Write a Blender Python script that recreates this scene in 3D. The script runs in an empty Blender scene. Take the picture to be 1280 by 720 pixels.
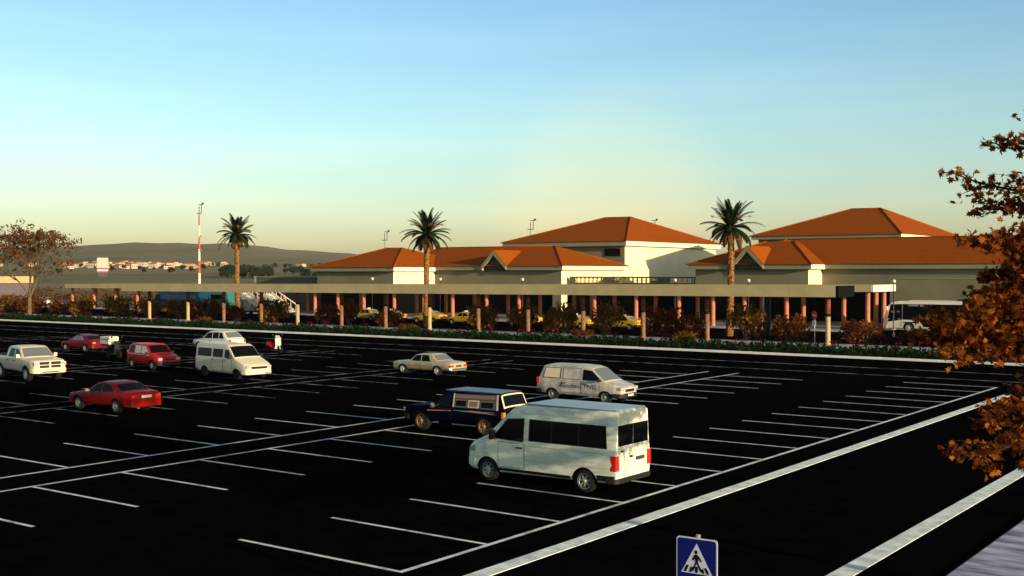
import bpy, bmesh, math, random
from mathutils import Vector, Matrix, Euler
R = math.radians
PI = math.pi
random.seed(7)
scene = bpy.context.scene
COL = scene.collection

# ------------------------------------------------------------------ materials
def new_mat(name):
    m = bpy.data.materials.new(name); m.use_nodes = True
    nt = m.node_tree; b = nt.nodes['Principled BSDF']
    return m, nt, b

def mat(name, col, rough=0.6, spec=0.3, metal=0.0, noise=0.0, scale=6.0, bump=0.0, bscale=40.0, coat=0.0, stretch=None, emit=None, col2=None, lo=0.35, hi=0.65, detail=6):
    m, nt, b = new_mat(name)
    b.inputs['Base Color'].default_value = (*col, 1)
    b.inputs['Roughness'].default_value = rough
    b.inputs['Specular IOR Level'].default_value = spec
    b.inputs['Metallic'].default_value = metal
    b.inputs['Coat Weight'].default_value = coat
    b.inputs['Coat Roughness'].default_value = 0.05
    tc = nt.nodes.new('ShaderNodeTexCoord')
    mp = nt.nodes.new('ShaderNodeMapping')
    nt.links.new(tc.outputs['Object'], mp.inputs['Vector'])
    if stretch: mp.inputs['Scale'].default_value = stretch
    if noise > 0 or col2:
        n = nt.nodes.new('ShaderNodeTexNoise'); n.inputs['Scale'].default_value = scale
        n.inputs['Detail'].default_value = detail; n.inputs['Roughness'].default_value = 0.6
        nt.links.new(mp.outputs['Vector'], n.inputs['Vector'])
        cr = nt.nodes.new('ShaderNodeValToRGB')
        cr.color_ramp.elements[0].position = lo; cr.color_ramp.elements[1].position = hi
        c2 = col2 if col2 else tuple(c * (1 - noise) for c in col)
        cr.color_ramp.elements[0].color = (*c2, 1)
        cr.color_ramp.elements[1].color = (*(tuple(min(1, c * (1 + noise * .5)) for c in col)), 1)
        nt.links.new(n.outputs['Fac'], cr.inputs['Fac'])
        nt.links.new(cr.outputs['Color'], b.inputs['Base Color'])
    if bump > 0:
        n2 = nt.nodes.new('ShaderNodeTexNoise'); n2.inputs['Scale'].default_value = bscale
        n2.inputs['Detail'].default_value = 4
        nt.links.new(mp.outputs['Vector'], n2.inputs['Vector'])
        bp = nt.nodes.new('ShaderNodeBump'); bp.inputs['Strength'].default_value = bump
        nt.links.new(n2.outputs['Fac'], bp.inputs['Height'])
        nt.links.new(bp.outputs['Normal'], b.inputs['Normal'])
    return m

def leaf_mat(name, col, tr=0.35):
    m, nt, b = new_mat(name)
    out = nt.nodes['Material Output']
    b.inputs['Base Color'].default_value = (*col, 1); b.inputs['Roughness'].default_value = .7
    b.inputs['Specular IOR Level'].default_value = .03
    t = nt.nodes.new('ShaderNodeBsdfTranslucent'); t.inputs['Color'].default_value = (*col, 1)
    mx = nt.nodes.new('ShaderNodeMixShader'); mx.inputs['Fac'].default_value = tr
    nt.links.new(b.outputs[0], mx.inputs[1]); nt.links.new(t.outputs[0], mx.inputs[2])
    nt.links.new(mx.outputs[0], out.inputs['Surface'])
    return m

def roof_mat():
    m, nt, b = new_mat('terracotta_tiles')
    b.inputs['Roughness'].default_value = .9; b.inputs['Specular IOR Level'].default_value = .05
    tc = nt.nodes.new('ShaderNodeTexCoord')
    n = nt.nodes.new('ShaderNodeTexNoise'); n.inputs['Scale'].default_value = 1.6; n.inputs['Detail'].default_value = 8
    n.inputs['Roughness'].default_value = .75
    nt.links.new(tc.outputs['Object'], n.inputs['Vector'])
    cr = nt.nodes.new('ShaderNodeValToRGB')
    cr.color_ramp.elements[0].position = .32; cr.color_ramp.elements[1].position = .7
    cr.color_ramp.elements[0].color = (.235, .049, .003, 1); cr.color_ramp.elements[1].color = (.335, .074, .004, 1)
    nt.links.new(n.outputs['Fac'], cr.inputs['Fac'])
    nt.links.new(cr.outputs['Color'], b.inputs['Base Color'])
    w = nt.nodes.new('ShaderNodeTexWave'); w.bands_direction = 'X'; w.inputs['Scale'].default_value = 2.6
    w.inputs['Distortion'].default_value = .5
    w2 = nt.nodes.new('ShaderNodeTexWave'); w2.bands_direction = 'Y'; w2.inputs['Scale'].default_value = 1.4
    w2.inputs['Distortion'].default_value = 1.2
    ad = nt.nodes.new('ShaderNodeMath'); ad.operation = 'ADD'
    nt.links.new(tc.outputs['Object'], w.inputs['Vector']); nt.links.new(tc.outputs['Object'], w2.inputs['Vector'])
    nt.links.new(w.outputs['Fac'], ad.inputs[0]); nt.links.new(w2.outputs['Fac'], ad.inputs[1])
    bp = nt.nodes.new('ShaderNodeBump'); bp.inputs['Strength'].default_value = .35; bp.inputs['Distance'].default_value = .06
    nt.links.new(ad.outputs[0], bp.inputs['Height']); nt.links.new(bp.outputs['Normal'], b.inputs['Normal'])
    return m

def hill_mat():
    m, nt, b = new_mat('grassland')
    b.inputs['Roughness'].default_value = 1; b.inputs['Specular IOR Level'].default_value = 0
    tc = nt.nodes.new('ShaderNodeTexCoord')
    vo = nt.nodes.new('ShaderNodeTexVoronoi'); vo.inputs['Scale'].default_value = .0035
    mp = nt.nodes.new('ShaderNodeMapping'); mp.inputs['Scale'].default_value = (1, .45, 1); mp.inputs['Rotation'].default_value = (0, 0, .5)
    n0 = nt.nodes.new('ShaderNodeTexNoise'); n0.inputs['Scale'].default_value = .004; n0.inputs['Detail'].default_value = 4
    nt.links.new(tc.outputs['Object'], mp.inputs['Vector'])
    nt.links.new(tc.outputs['Object'], n0.inputs['Vector'])
    mixv = nt.nodes.new('ShaderNodeVectorMath'); mixv.operation = 'MULTIPLY_ADD'
    mixv.inputs[1].default_value = (160, 160, 0)
    nt.links.new(n0.outputs['Color'], mixv.inputs[0]); nt.links.new(mp.outputs['Vector'], mixv.inputs[2])
    nt.links.new(mixv.outputs[0], vo.inputs['Vector'])
    cr = nt.nodes.new('ShaderNodeValToRGB')
    e = cr.color_ramp.elements
    e[0].position = 0; e[0].color = (.12, .125, .075, 1); e[1].position = 1; e[1].color = (.33, .27, .18, 1)
    for p, c in ((.3, (.16, .16, .10, 1)), (.5, (.26, .22, .15, 1)), (.75, (.18, .175, .11, 1))):
        x = e.new(p); x.color = c
    sep = nt.nodes.new('ShaderNodeSeparateColor')
    nt.links.new(vo.outputs['Color'], sep.inputs[0])
    n1 = nt.nodes.new('ShaderNodeTexNoise'); n1.inputs['Scale'].default_value = .02; n1.inputs['Detail'].default_value = 9
    n1.inputs['Roughness'].default_value = .7
    nt.links.new(tc.outputs['Object'], n1.inputs['Vector'])
    mm = nt.nodes.new('ShaderNodeMix'); mm.inputs[0].default_value = .55
    nt.links.new(sep.outputs[0], mm.inputs[2]); nt.links.new(n1.outputs['Fac'], mm.inputs[3])
    nt.links.new(mm.outputs[0], cr.inputs['Fac'])
    nt.links.new(cr.outputs['Color'], b.inputs['Base Color'])
    return m

M = {}
M['asphalt'] = mat('asphalt', (.0028, .0028, .0030), 1, 0.0, noise=.5, scale=1.5, detail=9)
M['asphalt_far'] = mat('asphalt_far', (.0035, .0035, .0038), 1, 0.0, noise=.4, scale=1.0)
M['line'] = mat('white_road_paint', (.62, .63, .65), .9, .05, noise=.5, scale=2.2, lo=.3, hi=.55, detail=10)
M['line_worn'] = mat('worn_road_paint', (.42, .43, .45), .9, .05, col2=(.03, .03, .033), scale=1.1, lo=.40, hi=.60, detail=10)
M['kerb'] = mat('painted_kerb', (.82, .88, .95), .85, .1, noise=.32, scale=2.2, bump=.4, bscale=6, detail=10)
M['kerb_far'] = mat('far_kerb', (.85, .83, .80), .85, .1, noise=.12, scale=1.0)
M['kerb_joint'] = mat('kerb_joint', (.05, .05, .055), .9, .05)
M['pave'] = mat('lilac_paving', (.50, .50, .68), .9, .05, col2=(.13, .13, .20), scale=1.1, stretch=(.6, 2.6, 1), lo=.36, hi=.60, bump=.3, bscale=3, detail=8)
M['path'] = mat('pale_path', (.42, .40, .46), .9, .05, noise=.3, scale=1.2)
M['ground'] = hill_mat()
M['soil'] = mat('planting_soil', (.035, .022, .012), 1, 0, noise=.4, scale=2)
M['wall_sunlit'] = mat('sunlit_cream_render', (.78, .69, .47), .9, .1, noise=.06, scale=.35, bump=.05, bscale=8)  # lighter copy of the wall colour for sun-facing faces, sunlight painted in
M['fascia_sunlit'] = mat('sunlit_cream_fascia', (.82, .75, .54), .85, .1, noise=.06, scale=.6)  # lighter fascia copy for sun-facing faces, sunlight painted in
M['wall'] = mat('shaded_cream_render', (.21, .19, .12), .9, .1, noise=.10, scale=.35, bump=.05, bscale=8)  # darker copy for the other wall faces, shade painted in
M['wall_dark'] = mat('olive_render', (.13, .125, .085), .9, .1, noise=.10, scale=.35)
M['fascia'] = mat('shaded_cream_fascia', (.27, .25, .155), .85, .1, noise=.08, scale=.6)  # darker fascia copy, shade painted in
M['canopy'] = mat('canopy_concrete', (.54, .43, .23), .9, .05, noise=.12, scale=.5, detail=9)
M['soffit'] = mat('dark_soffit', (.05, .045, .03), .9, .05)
M['roof'] = roof_mat()
M['shade_glazing'] = mat('shade_black_glazing', (.004, .004, .004), .6, .02)  # near black: shade of the recessed ground floor put into the glass colour
M['black'] = mat('matt_black', (.006, .006, .006), .8, .05)
M['terra'] = mat('terracotta_column_paint', (.55, .19, .10), .8, .1, noise=.2, scale=2.0)
M['cream_col'] = mat('cream_column_paint', (.50, .35, .18), .8, .1, noise=.2, scale=2.0)
M['shaded_cream_col'] = mat('shaded_cream_column_paint', (.27, .135, .07), .8, .1, noise=.45, scale=2.5)  # cream shaft darkened, leaf shade painted into the colour
M['terra_dark'] = mat('dark_terracotta_column_paint', (.28, .075, .035), .8, .1, noise=.5, scale=2.5)  # darker, blotchier copy of the terracotta
M['collar'] = mat('dark_collar', (.012, .009, .008), .8, .1)
M['bal_b'] = mat('ochre_baluster', (.80, .46, .11), .8, .1)
M['tyre'] = mat('tyre_rubber', (.012, .012, .012), .8, .15)
M['arch'] = mat('wheel_arch_liner', (.006, .006, .006), .9, .05)
M['rim'] = mat('alloy_rim', (.42, .41, .37), .4, .4, metal=.3)
M['rim_gold'] = mat('tan_rim', (.42, .21, .09), .5, .4, metal=.2)
M['rim_white'] = mat('pale_hubcap', (.75, .70, .62), .5, .4)
M['glass'] = mat('tinted_car_glass', (.004, .005, .006), .08, .06)
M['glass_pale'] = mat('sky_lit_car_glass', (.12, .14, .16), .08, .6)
M['glass_cream'] = mat('cream_blind_glass', (.72, .60, .42), .25, .4)
M['trim'] = mat('black_plastic_trim', (.012, .012, .012), .6, .25)
M['chrome'] = mat('chrome', (.75, .73, .68), .18, .6, metal=.9)
M['lamp_clear'] = mat('clear_headlight', (.38, .36, .32), .2, .4)
M['lamp_red'] = mat('red_tail_light', (.60, .02, .012), .2, .5)
M['lamp_orange'] = mat('orange_indicator', (.75, .20, .02), .25, .5)
M['plate'] = mat('cream_number_plate', (.85, .74, .55), .5, .3)
M['plate_dark'] = mat('dark_number_plate', (.05, .045, .03), .5, .3)
M['p_white'] = mat('white_paint_reflections', (.80, .82, .66), .4, .35, coat=.15, col2=(.60, .64, .54), scale=2.4, lo=.47, hi=.54, stretch=(.6, 1, 1.7), detail=3)  # mottle paints reflections and leaf shadow patches into the white
M['p_roof_sky'] = mat('sky_reflection_van_roof', (.30, .36, .47), .4, .35, coat=.3, noise=.1, scale=1.2)  # sky reflection painted in as blue-grey
M['p_silver'] = mat('grey_paint_reflections', (.56, .50, .43), .35, .4, coat=.3, col2=(.40, .37, .33), scale=2.4, lo=.42, hi=.56)  # mottle paints soft reflections into the grey
M['p_cream'] = mat('cream_van_paint', (.68, .61, .47), .4, .4, coat=.3)
M['p_ram'] = mat('sand_pickup_paint', (.70, .58, .42), .4, .4, coat=.3)
M['p_beige'] = mat('beige_sedan_paint', (.48, .40, .25), .3, .5, metal=.25, coat=.4)
M['p_red'] = mat('red_car_paint', (.235, .004, .003), .4, .12, coat=.04)
M['p_red2'] = mat('bright_red_car_paint', (.50, .008, .006), .4, .15, coat=.05)
M['p_crimson'] = mat('crimson_car_paint', (.15, .003, .013), .4, .15, coat=.08)
M['p_navy'] = mat('dark_navy_paint', (.0025, .003, .008), .6, .02)
M['p_blue'] = mat('blue_roof_paint', (.025, .05, .14), .4, .3, coat=.1)
M['p_offwhite'] = mat('off_white_paint', (.70, .66, .58), .35, .4, coat=.3)
M['p_yellow'] = mat('yellow_taxi_paint', (.58, .35, .02), .4, .4, coat=.3)
M['p_coach'] = mat('deep_blue_coach_paint', (.006, .040, .095), .5, .15)
M['p_teal'] = mat('teal_paint', (.035, .15, .15), .5, .2)
M['p_bus'] = mat('white_bus_paint', (.80, .72, .62), .4, .4, coat=.3)
M['bronze'] = mat('bronze_side_panel', (.30, .17, .11), .35, .5, metal=.5)
M['camper'] = mat('brown_camper_panel', (.085, .050, .036), .35, .4, coat=.2)
M['stripe_pink'] = mat('pink_stripe', (.55, .17, .17), .5, .3)
M['stripe_teal'] = mat('teal_stripe', (.05, .25, .30), .5, .3)
M['frame_cream'] = mat('cream_window_frame', (.70, .55, .38), .5, .3)
M['ink'] = mat('navy_lettering', (.03, .03, .14), .7, .1)
M['white_letter'] = mat('white_lettering', (.80, .78, .72), .6, .2)
M['blue_letter'] = mat('pale_blue_lettering', (.10, .28, .38), .6, .2)
M['sign_blue'] = mat('sign_blue', (.004, .006, .125), .5, .2)
M['sign_white'] = mat('sign_white', (.52, .54, .62), .6, .2)
M['sign_black'] = mat('sign_black', (.004, .005, .005), .7, .1)
M['sign_red'] = mat('sign_red', (.60, .03, .06), .5, .2)
M['galv'] = mat('galvanised_steel', (.42, .43, .44), .5, .4, metal=.5)
M['post_dark'] = mat('dark_lamp_post', (.05, .05, .05), .6, .3)
M['globe'] = mat('white_globe', (.62, .54, .46), .5, .4)
M['mast_red'] = mat('red_mast_paint', (.60, .12, .07), .7, .1)
M['mast_white'] = mat('white_mast_paint', (.80, .74, .66), .7, .1)
M['bark'] = mat('grey_brown_bark', (.15, .105, .06), .95, .05, noise=.5, scale=5, stretch=(3, 3, .6), bump=.6, bscale=14)
M['bark_dark'] = mat('dark_bark', (.035, .022, .014), .95, .05, noise=.5, scale=7, stretch=(3, 3, .6), bump=.6, bscale=14)
M['palm_bark'] = mat('palm_bark', (.34, .155, .05), .95, .02, col2=(.06, .03, .012), scale=7, lo=.40, hi=.58, bump=.8, bscale=10)
M['frond'] = leaf_mat('palm_frond_green', (.018, .028, .010), .15)
M['frond_dry'] = leaf_mat('dry_palm_frond', (.16, .075, .03), .25)
M['date'] = mat('date_cluster', (.25, .16, .06), .8, .1)
LO = [leaf_mat('orange_leaf', (.36, .105, .010), .35), leaf_mat('rust_leaf', (.20, .050, .007), .35), leaf_mat('dark_red_leaf', (.072, .014, .005), .3), leaf_mat('brown_leaf', (.125, .038, .008), .3)]
LB = [leaf_mat('ochre_shrub_leaf', (.23, .105, .018)), leaf_mat('brown_shrub_leaf', (.14, .058, .013)), leaf_mat('olive_shrub_leaf', (.085, .060, .016))]
LR = [leaf_mat('russet_shrub_leaf', (.17, .048, .013)), leaf_mat('maroon_shrub_leaf', (.080, .020, .012)), leaf_mat('umber_shrub_leaf', (.125, .050, .014))]
LG = [leaf_mat('hedge_green_leaf', (.010, .034, .012)), leaf_mat('hedge_dark_leaf', (.005, .017, .007)), leaf_mat('hedge_olive_leaf', (.020, .026, .008))]
LT = [leaf_mat('tree_rust_leaf', (.16, .070, .020)), leaf_mat('tree_brown_leaf', (.11, .055, .030)), leaf_mat('tree_red_leaf', (.13, .045, .016))]
M['petal'] = leaf_mat('magenta_petal', (.15, .006, .04))
M['far_tree'] = leaf_mat('far_tree_leaf', (.022, .034, .020), .1)
M['far_tree2'] = leaf_mat('far_tree_leaf_light', (.035, .045, .022), .1)
M['scrub'] = leaf_mat('scrub_leaf', (.10, .045, .015), .2)
M['house_a'] = mat('pale_house_wall', (.52, .42, .32), .9, .1)
M['house_b'] = mat('sand_house_wall', (.46, .33, .22), .9, .1)
M['house_roof'] = mat('house_tile', (.32, .13, .07), .9, .1)
M['lilac_wall'] = mat('lilac_wall', (.12, .095, .125), .9, .1)

# ------------------------------------------------------------------ helpers
def bm_obj(name, bm, mats, parent=None, smooth=False):
    me = bpy.data.meshes.new(name)
    bm.normal_update()
    bm.to_mesh(me); bm.free()
    if not isinstance(mats, (list, tuple)): mats = [mats]
    for m in mats: me.materials.append(m)
    if smooth:
        for p in me.polygons: p.use_smooth = True
    o = bpy.data.objects.new(name, me); COL.objects.link(o)
    if parent is not None: o.parent = parent
    return o

def tag(o, label=None, cat=None, group=None, kind=None):
    if label: o['label'] = label
    if cat: o['category'] = cat
    if group: o['group'] = group
    if kind: o['kind'] = kind
    return o

def thing(name, label, cat, loc=(0, 0, 0), rz=0.0, group=None):
    o = bpy.data.objects.new(name, None); COL.objects.link(o)
    o.location = loc; o.rotation_euler = (0, 0, rz); o.empty_display_size = .3
    return tag(o, label, cat, group)

def copy_tree(o, parent=None):
    c = o.copy(); COL.objects.link(c)
    if parent is not None: c.parent = parent
    for ch in list(o.children): copy_tree(ch, c)
    return c

def box(bm, x0, x1, y0, y1, z0, z1, mi=0, bevel=0.0):
    t = bm if not bevel else bmesh.new()
    v = [t.verts.new(p) for p in ((x0, y0, z0), (x1, y0, z0), (x1, y1, z0), (x0, y1, z0), (x0, y0, z1), (x1, y0, z1), (x1, y1, z1), (x0, y1, z1))]
    for f in ((0, 3, 2, 1), (4, 5, 6, 7), (0, 1, 5, 4), (1, 2, 6, 5), (2, 3, 7, 6), (3, 0, 4, 7)):
        t.faces.new([v[i] for i in f]).material_index = mi
    if bevel:
        bmesh.ops.bevel(t, geom=list(t.edges), offset=bevel, segments=2, affect='EDGES', profile=.6)
        merge(bm, t, mi)

def merge(bm, t, mi=None):
    t.verts.index_update()
    vm = [bm.verts.new(v.co) for v in t.verts]
    for f in t.faces:
        try:
            nf = bm.faces.new([vm[v.index] for v in f.verts]); nf.material_index = f.material_index if mi is None else mi
            nf.smooth = f.smooth
        except ValueError: pass
    t.free()

def prism(bm, pts, z0, z1, mi=0):
    a = [bm.verts.new((p[0], p[1], z0)) for p in pts]; b = [bm.verts.new((p[0], p[1], z1)) for p in pts]
    n = len(pts)
    bm.faces.new(list(reversed(a))).material_index = mi; bm.faces.new(b).material_index = mi
    for i in range(n):
        bm.faces.new((a[i], a[(i + 1) % n], b[(i + 1) % n], b[i])).material_index = mi

def tube(bm, pts, rads, seg=8, mi=0, cap=True, smooth=True):
    rings = []
    for i, p in enumerate(pts):
        p = Vector(p)
        if i == 0: d = Vector(pts[1]) - p
        elif i == len(pts) - 1: d = p - Vector(pts[i - 1])
        else: d = Vector(pts[i + 1]) - Vector(pts[i - 1])
        d.normalize()
        a = Vector((0, 0, 1)) if abs(d.z) < .9 else Vector((1, 0, 0))
        u = d.cross(a).normalized(); v = d.cross(u)
        r = rads[i] if isinstance(rads, (list, tuple)) else rads
        rings.append([bm.verts.new(p + (u * math.cos(2 * PI * k / seg) + v * math.sin(2 * PI * k / seg)) * r) for k in range(seg)])
    for i in range(len(rings) - 1):
        for k in range(seg):
            f = bm.faces.new((rings[i][k], rings[i][(k + 1) % seg], rings[i + 1][(k + 1) % seg], rings[i + 1][k]))
            f.material_index = mi; f.smooth = smooth
    if cap:
        bm.faces.new(list(reversed(rings[0]))).material_index = mi; bm.faces.new(rings[-1]).material_index = mi

def lathe(bm, prof, axis='Z', seg=20, mi=0, center=(0, 0, 0), smooth=True, cap=True):
    """prof: list of (r, h); spun round the axis"""
    rings = []
    c = Vector(center)
    for r, h in prof:
        ring = []
        for k in range(seg):
            a = 2 * PI * k / seg
            if axis == 'Z': p = (r * math.cos(a), r * math.sin(a), h)
            elif axis == 'Y': p = (r * math.cos(a), h, r * math.sin(a))
            else: p = (h, r * math.cos(a), r * math.sin(a))
            ring.append(bm.verts.new(c + Vector(p)))
        rings.append(ring)
    for i in range(len(rings) - 1):
        for k in range(seg):
            f = bm.faces.new((rings[i][k], rings[i][(k + 1) % seg], rings[i + 1][(k + 1) % seg], rings[i + 1][k]))
            f.material_index = mi; f.smooth = smooth
    for ring in ((rings[0], rings[-1]) if cap else ()):
        try: bm.faces.new(ring).material_index = mi
        except ValueError: pass

def lerp(a, b, t): return a + (b - a) * t
def pl(P, x):
    if x <= P[0][0]: return P[0][1]
    for (x0, y0), (x1, y1) in zip(P, P[1:]):
        if x <= x1:
            return y0 if x1 == x0 else lerp(y0, y1, (x - x0) / (x1 - x0))
    return P[-1][1]
def sm(P, x, r=.06):
    return (pl(P, x - r) + 2 * pl(P, x) + pl(P, x + r)) / 4

def sheet(name, rects, m, z, parent=None, sub=0):
    bm = bmesh.new()
    for (x0, x1, y0, y1) in rects:
        v = [bm.verts.new(p) for p in ((x0, y0, z), (x1, y0, z), (x1, y1, z), (x0, y1, z))]
        bm.faces.new(v)
    return bm_obj(name, bm, m, parent)

def leaf_cloud(bm, pts, size, nm=3, aspect=.6, flat=0.0, rnd=random):
    for p in pts:
        s = size * rnd.uniform(.6, 1.25)
        n = Vector((rnd.gauss(0, 1), rnd.gauss(0, 1), rnd.gauss(0, 1) + flat)).normalized()
        u = n.orthogonal().normalized(); u.rotate(Matrix.Rotation(rnd.uniform(0, 2 * PI), 3, n)); v = n.cross(u)
        P = Vector(p)
        vs = [bm.verts.new(P + u * s * a + v * s * b * aspect + n * s * c) for a, b, c in ((-.5, 0, 0), (0, -.5, .08), (.5, 0, -.05), (0, .5, .08))]
        f = bm.faces.new(vs); f.material_index = rnd.randrange(nm)

def blob_pts(n, c, r, rnd, hollow=.35):
    out = []
    c = Vector(c)
    while len(out) < n:
        p = Vector((rnd.uniform(-1, 1), rnd.uniform(-1, 1), rnd.uniform(-1, 1)))
        l = p.length
        if l > 1 or l < hollow: continue
        out.append((c.x + p.x * r[0], c.y + p.y * r[1], c.z + p.z * r[2]))
    return out

# ------------------------------------------------------------------ camera (world X runs along the stalls, Y along the rows)
H = 6.2
cam = bpy.data.cameras.new('camera'); co = bpy.data.objects.new('camera', cam); COL.objects.link(co)
cam.sensor_width = 36; cam.lens = 1466 / 1280 * 36
cam.clip_start = .1; cam.clip_end = 20000
co.location = (0, 0, H)
TH = -.6312
fwd = Vector((math.sin(TH), math.cos(TH), 0)); tilt = math.atan(20 / 1466)
d = Vector((fwd.x * math.cos(tilt), fwd.y * math.cos(tilt), -math.sin(tilt)))
co.rotation_euler = d.to_track_quat('-Z', 'Y').to_euler()
scene.camera = co

# ------------------------------------------------------------------ sky and sun
SUN_AZ, SUN_EL = R(-10), R(10)      # azimuth from +X towards +Y
sdir = Vector((math.cos(SUN_AZ) * math.cos(SUN_EL), math.sin(SUN_AZ) * math.cos(SUN_EL), math.sin(SUN_EL)))
sl = bpy.data.lights.new('sun', 'SUN'); so = bpy.data.objects.new('sun', sl); COL.objects.link(so)
sl.energy = 4.6; sl.angle = R(.5); sl.color = (1, .80, .50)
so.rotation_euler = (-sdir).to_track_quat('-Z', 'Y').to_euler(); so.location = (60, -10, 40)
world = bpy.data.worlds.new('World'); scene.world = world; world.use_nodes = True
nt = world.node_tree; bg = nt.nodes['Background']
sky = nt.nodes.new('ShaderNodeTexSky'); sky.sky_type = 'NISHITA'; sky.sun_disc = False
sky.sun_elevation = SUN_EL; sky.sun_rotation = PI / 2 - SUN_AZ
sky.air_density = 1.0; sky.dust_density = 1.0; sky.ozone_density = 1.2; sky.altitude = 0
# the low evening air: a tint by height, warmed overhead to neutralise blue ambient light, a warm patch of thin cloud low in the sky, faint cirrus streaks
tc = nt.nodes.new('ShaderNodeTexCoord'); sp = nt.nodes.new('ShaderNodeSeparateXYZ'); nt.links.new(tc.outputs['Generated'], sp.inputs[0])
cr = nt.nodes.new('ShaderNodeValToRGB'); e = cr.color_ramp.elements
e[0].position = 0; e[0].color = (1.17, 1.20, 1.27, 1); e[1].position = 1; e[1].color = (1.15, .95, .62, 1)
for p, c_ in ((.05, (1.18, 1.29, 1.40, 1)), (.12, (1.15, 1.40, 1.48, 1)), (.225, (1.03, 1.33, 1.58, 1)), (.34, (1.05, 1.2, 1.3, 1)), (.55, (1.15, 1.0, .75, 1))):
    x = e.new(p); x.color = c_
nt.links.new(sp.outputs['Z'], cr.inputs['Fac'])
m1 = nt.nodes.new('ShaderNodeMix'); m1.data_type = 'RGBA'; m1.blend_type = 'MULTIPLY'; m1.inputs[0].default_value = 1
nt.links.new(sky.outputs['Color'], m1.inputs[6]); nt.links.new(cr.outputs['Color'], m1.inputs[7])
gd = fwd * math.cos(R(4.7)) + Vector((math.cos(TH), -math.sin(TH), 0)) * math.sin(R(4.7)); gd = Vector((gd.x, gd.y, math.tan(R(3.2)))).normalized()
dt = nt.nodes.new('ShaderNodeVectorMath'); dt.operation = 'DOT_PRODUCT'; dt.inputs[1].default_value = gd
nt.links.new(tc.outputs['Generated'], dt.inputs[0])
mr = nt.nodes.new('ShaderNodeMapRange'); mr.interpolation_type = 'SMOOTHERSTEP'
mr.inputs['From Min'].default_value = math.cos(R(7)); mr.inputs['From Max'].default_value = 1; mr.inputs['To Max'].default_value = .30
nt.links.new(dt.outputs['Value'], mr.inputs['Value'])
ns = nt.nodes.new('ShaderNodeTexNoise'); ns.inputs['Scale'].default_value = 3.0; ns.inputs['Detail'].default_value = 6
mpw = nt.nodes.new('ShaderNodeMapping'); mpw.inputs['Scale'].default_value = (1, 1, 14); mpw.inputs['Rotation'].default_value = (.05, .08, 0)
nt.links.new(tc.outputs['Generated'], mpw.inputs['Vector']); nt.links.new(mpw.outputs['Vector'], ns.inputs['Vector'])
m2 = nt.nodes.new('ShaderNodeMix'); m2.data_type = 'RGBA'; m2.blend_type = 'MULTIPLY'; m2.inputs[7].default_value = (1.65, 1.15, .80, 1)
nt.links.new(mr.outputs[0], m2.inputs[0]); nt.links.new(m1.outputs[2], m2.inputs[6])
mr2 = nt.nodes.new('ShaderNodeMapRange'); mr2.inputs['From Min'].default_value = .45; mr2.inputs['From Max'].default_value = .75; mr2.inputs['To Max'].default_value = .16
nt.links.new(ns.outputs['Fac'], mr2.inputs['Value'])
m3 = nt.nodes.new('ShaderNodeMix'); m3.data_type = 'RGBA'; m3.blend_type = 'MULTIPLY'; m3.inputs[7].default_value = (1.6, 1.35, 1.2, 1)
nt.links.new(mr2.outputs[0], m3.inputs[0]); nt.links.new(m2.outputs[2], m3.inputs[6])
nt.links.new(m3.outputs[2], bg.inputs['Color'])
bg.inputs['Strength'].default_value = .10
vs = scene.view_settings
vs.view_transform = 'Standard'; vs.look = 'None'; vs.gamma = 1; vs.exposure = .55; vs.use_curve_mapping = False
scene.cycles.max_bounces = 5; scene.cycles.transparent_max_bounces = 8
scene.cycles.use_denoising = True

# ------------------------------------------------------------------ terrain, roads, markings
def terr_h(x, y):
    r = math.hypot(x, y)
    az = math.atan2(x * math.cos(TH) - y * math.sin(TH), x * math.sin(TH) + y * math.cos(TH))   # azimuth to the right of the view
    px = math.degrees(az)
    # hill crest height (m at 3.6 km) by azimuth, then the rise of the plain
    crest = pl([(-180, 70), (-60, 60), (-26, 66), (-23, 74), (-20.5, 84), (-16, 95), (-12.5, 88), (-9, 66), (-5, 44), (0, 28), (20, 24), (60, 40), (180, 70)], px)
    crest += 2.5 * math.sin(px * 1.3) + 1.5 * math.sin(px * 3.1 + 1)
    h = 0
    if r > 260: h += 13 * min(1, (r - 260) / 1300) ** 1.3
    if r > 1500:
        t = min(1, (r - 1500) / 2300); t = t * t * (3 - 2 * t)
        h += (crest - 13) * t + 5 * math.sin(r * .004 + px * .7) * t * (1 - t) * 3
    if r > 3900: h *= max(.3, 1 - (r - 3900) / 3500)
    return h
bm = bmesh.new()
rads = [0, 60, 120, 200, 260, 330, 420, 520, 640, 780, 940, 1120, 1320, 1500, 1680, 1860, 2050, 2250, 2460, 2680, 2900, 3120, 3340, 3560, 3800, 4100, 4600, 5400, 6500]
NA = 360
prev = None
for r in rads:
    ring = []
    for k in range(NA):
        a = 2 * PI * k / NA; x, y = r * math.cos(a), r * math.sin(a)
        ring.append(bm.verts.new((x, y, terr_h(x, y) - .04)))
        if r == 0: break
    if prev:
        for k in range(NA):
            if len(prev) == 1: bm.faces.new((prev[0], ring[k], ring[(k + 1) % NA]))
            else: bm.faces.new((prev[k], ring[k], ring[(k + 1) % NA], prev[(k + 1) % NA]))
    prev = ring
tag(bm_obj('ground', bm, M['ground'], smooth=True), kind='structure')

tag(sheet('parking_lot', [(-190, -6.95, -40, 82.25)], M['asphalt'], 0), kind='structure')
tag(sheet('access_road', [(-260, 40, 98.6, 117.8), (-41.15, 40, 117.81, 126.45)], M['asphalt_far'], 0), kind='structure')
tag(sheet('cross_road', [(-6.95, 40, 64, 82.25)], M['asphalt'], 0), kind='structure')

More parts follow.
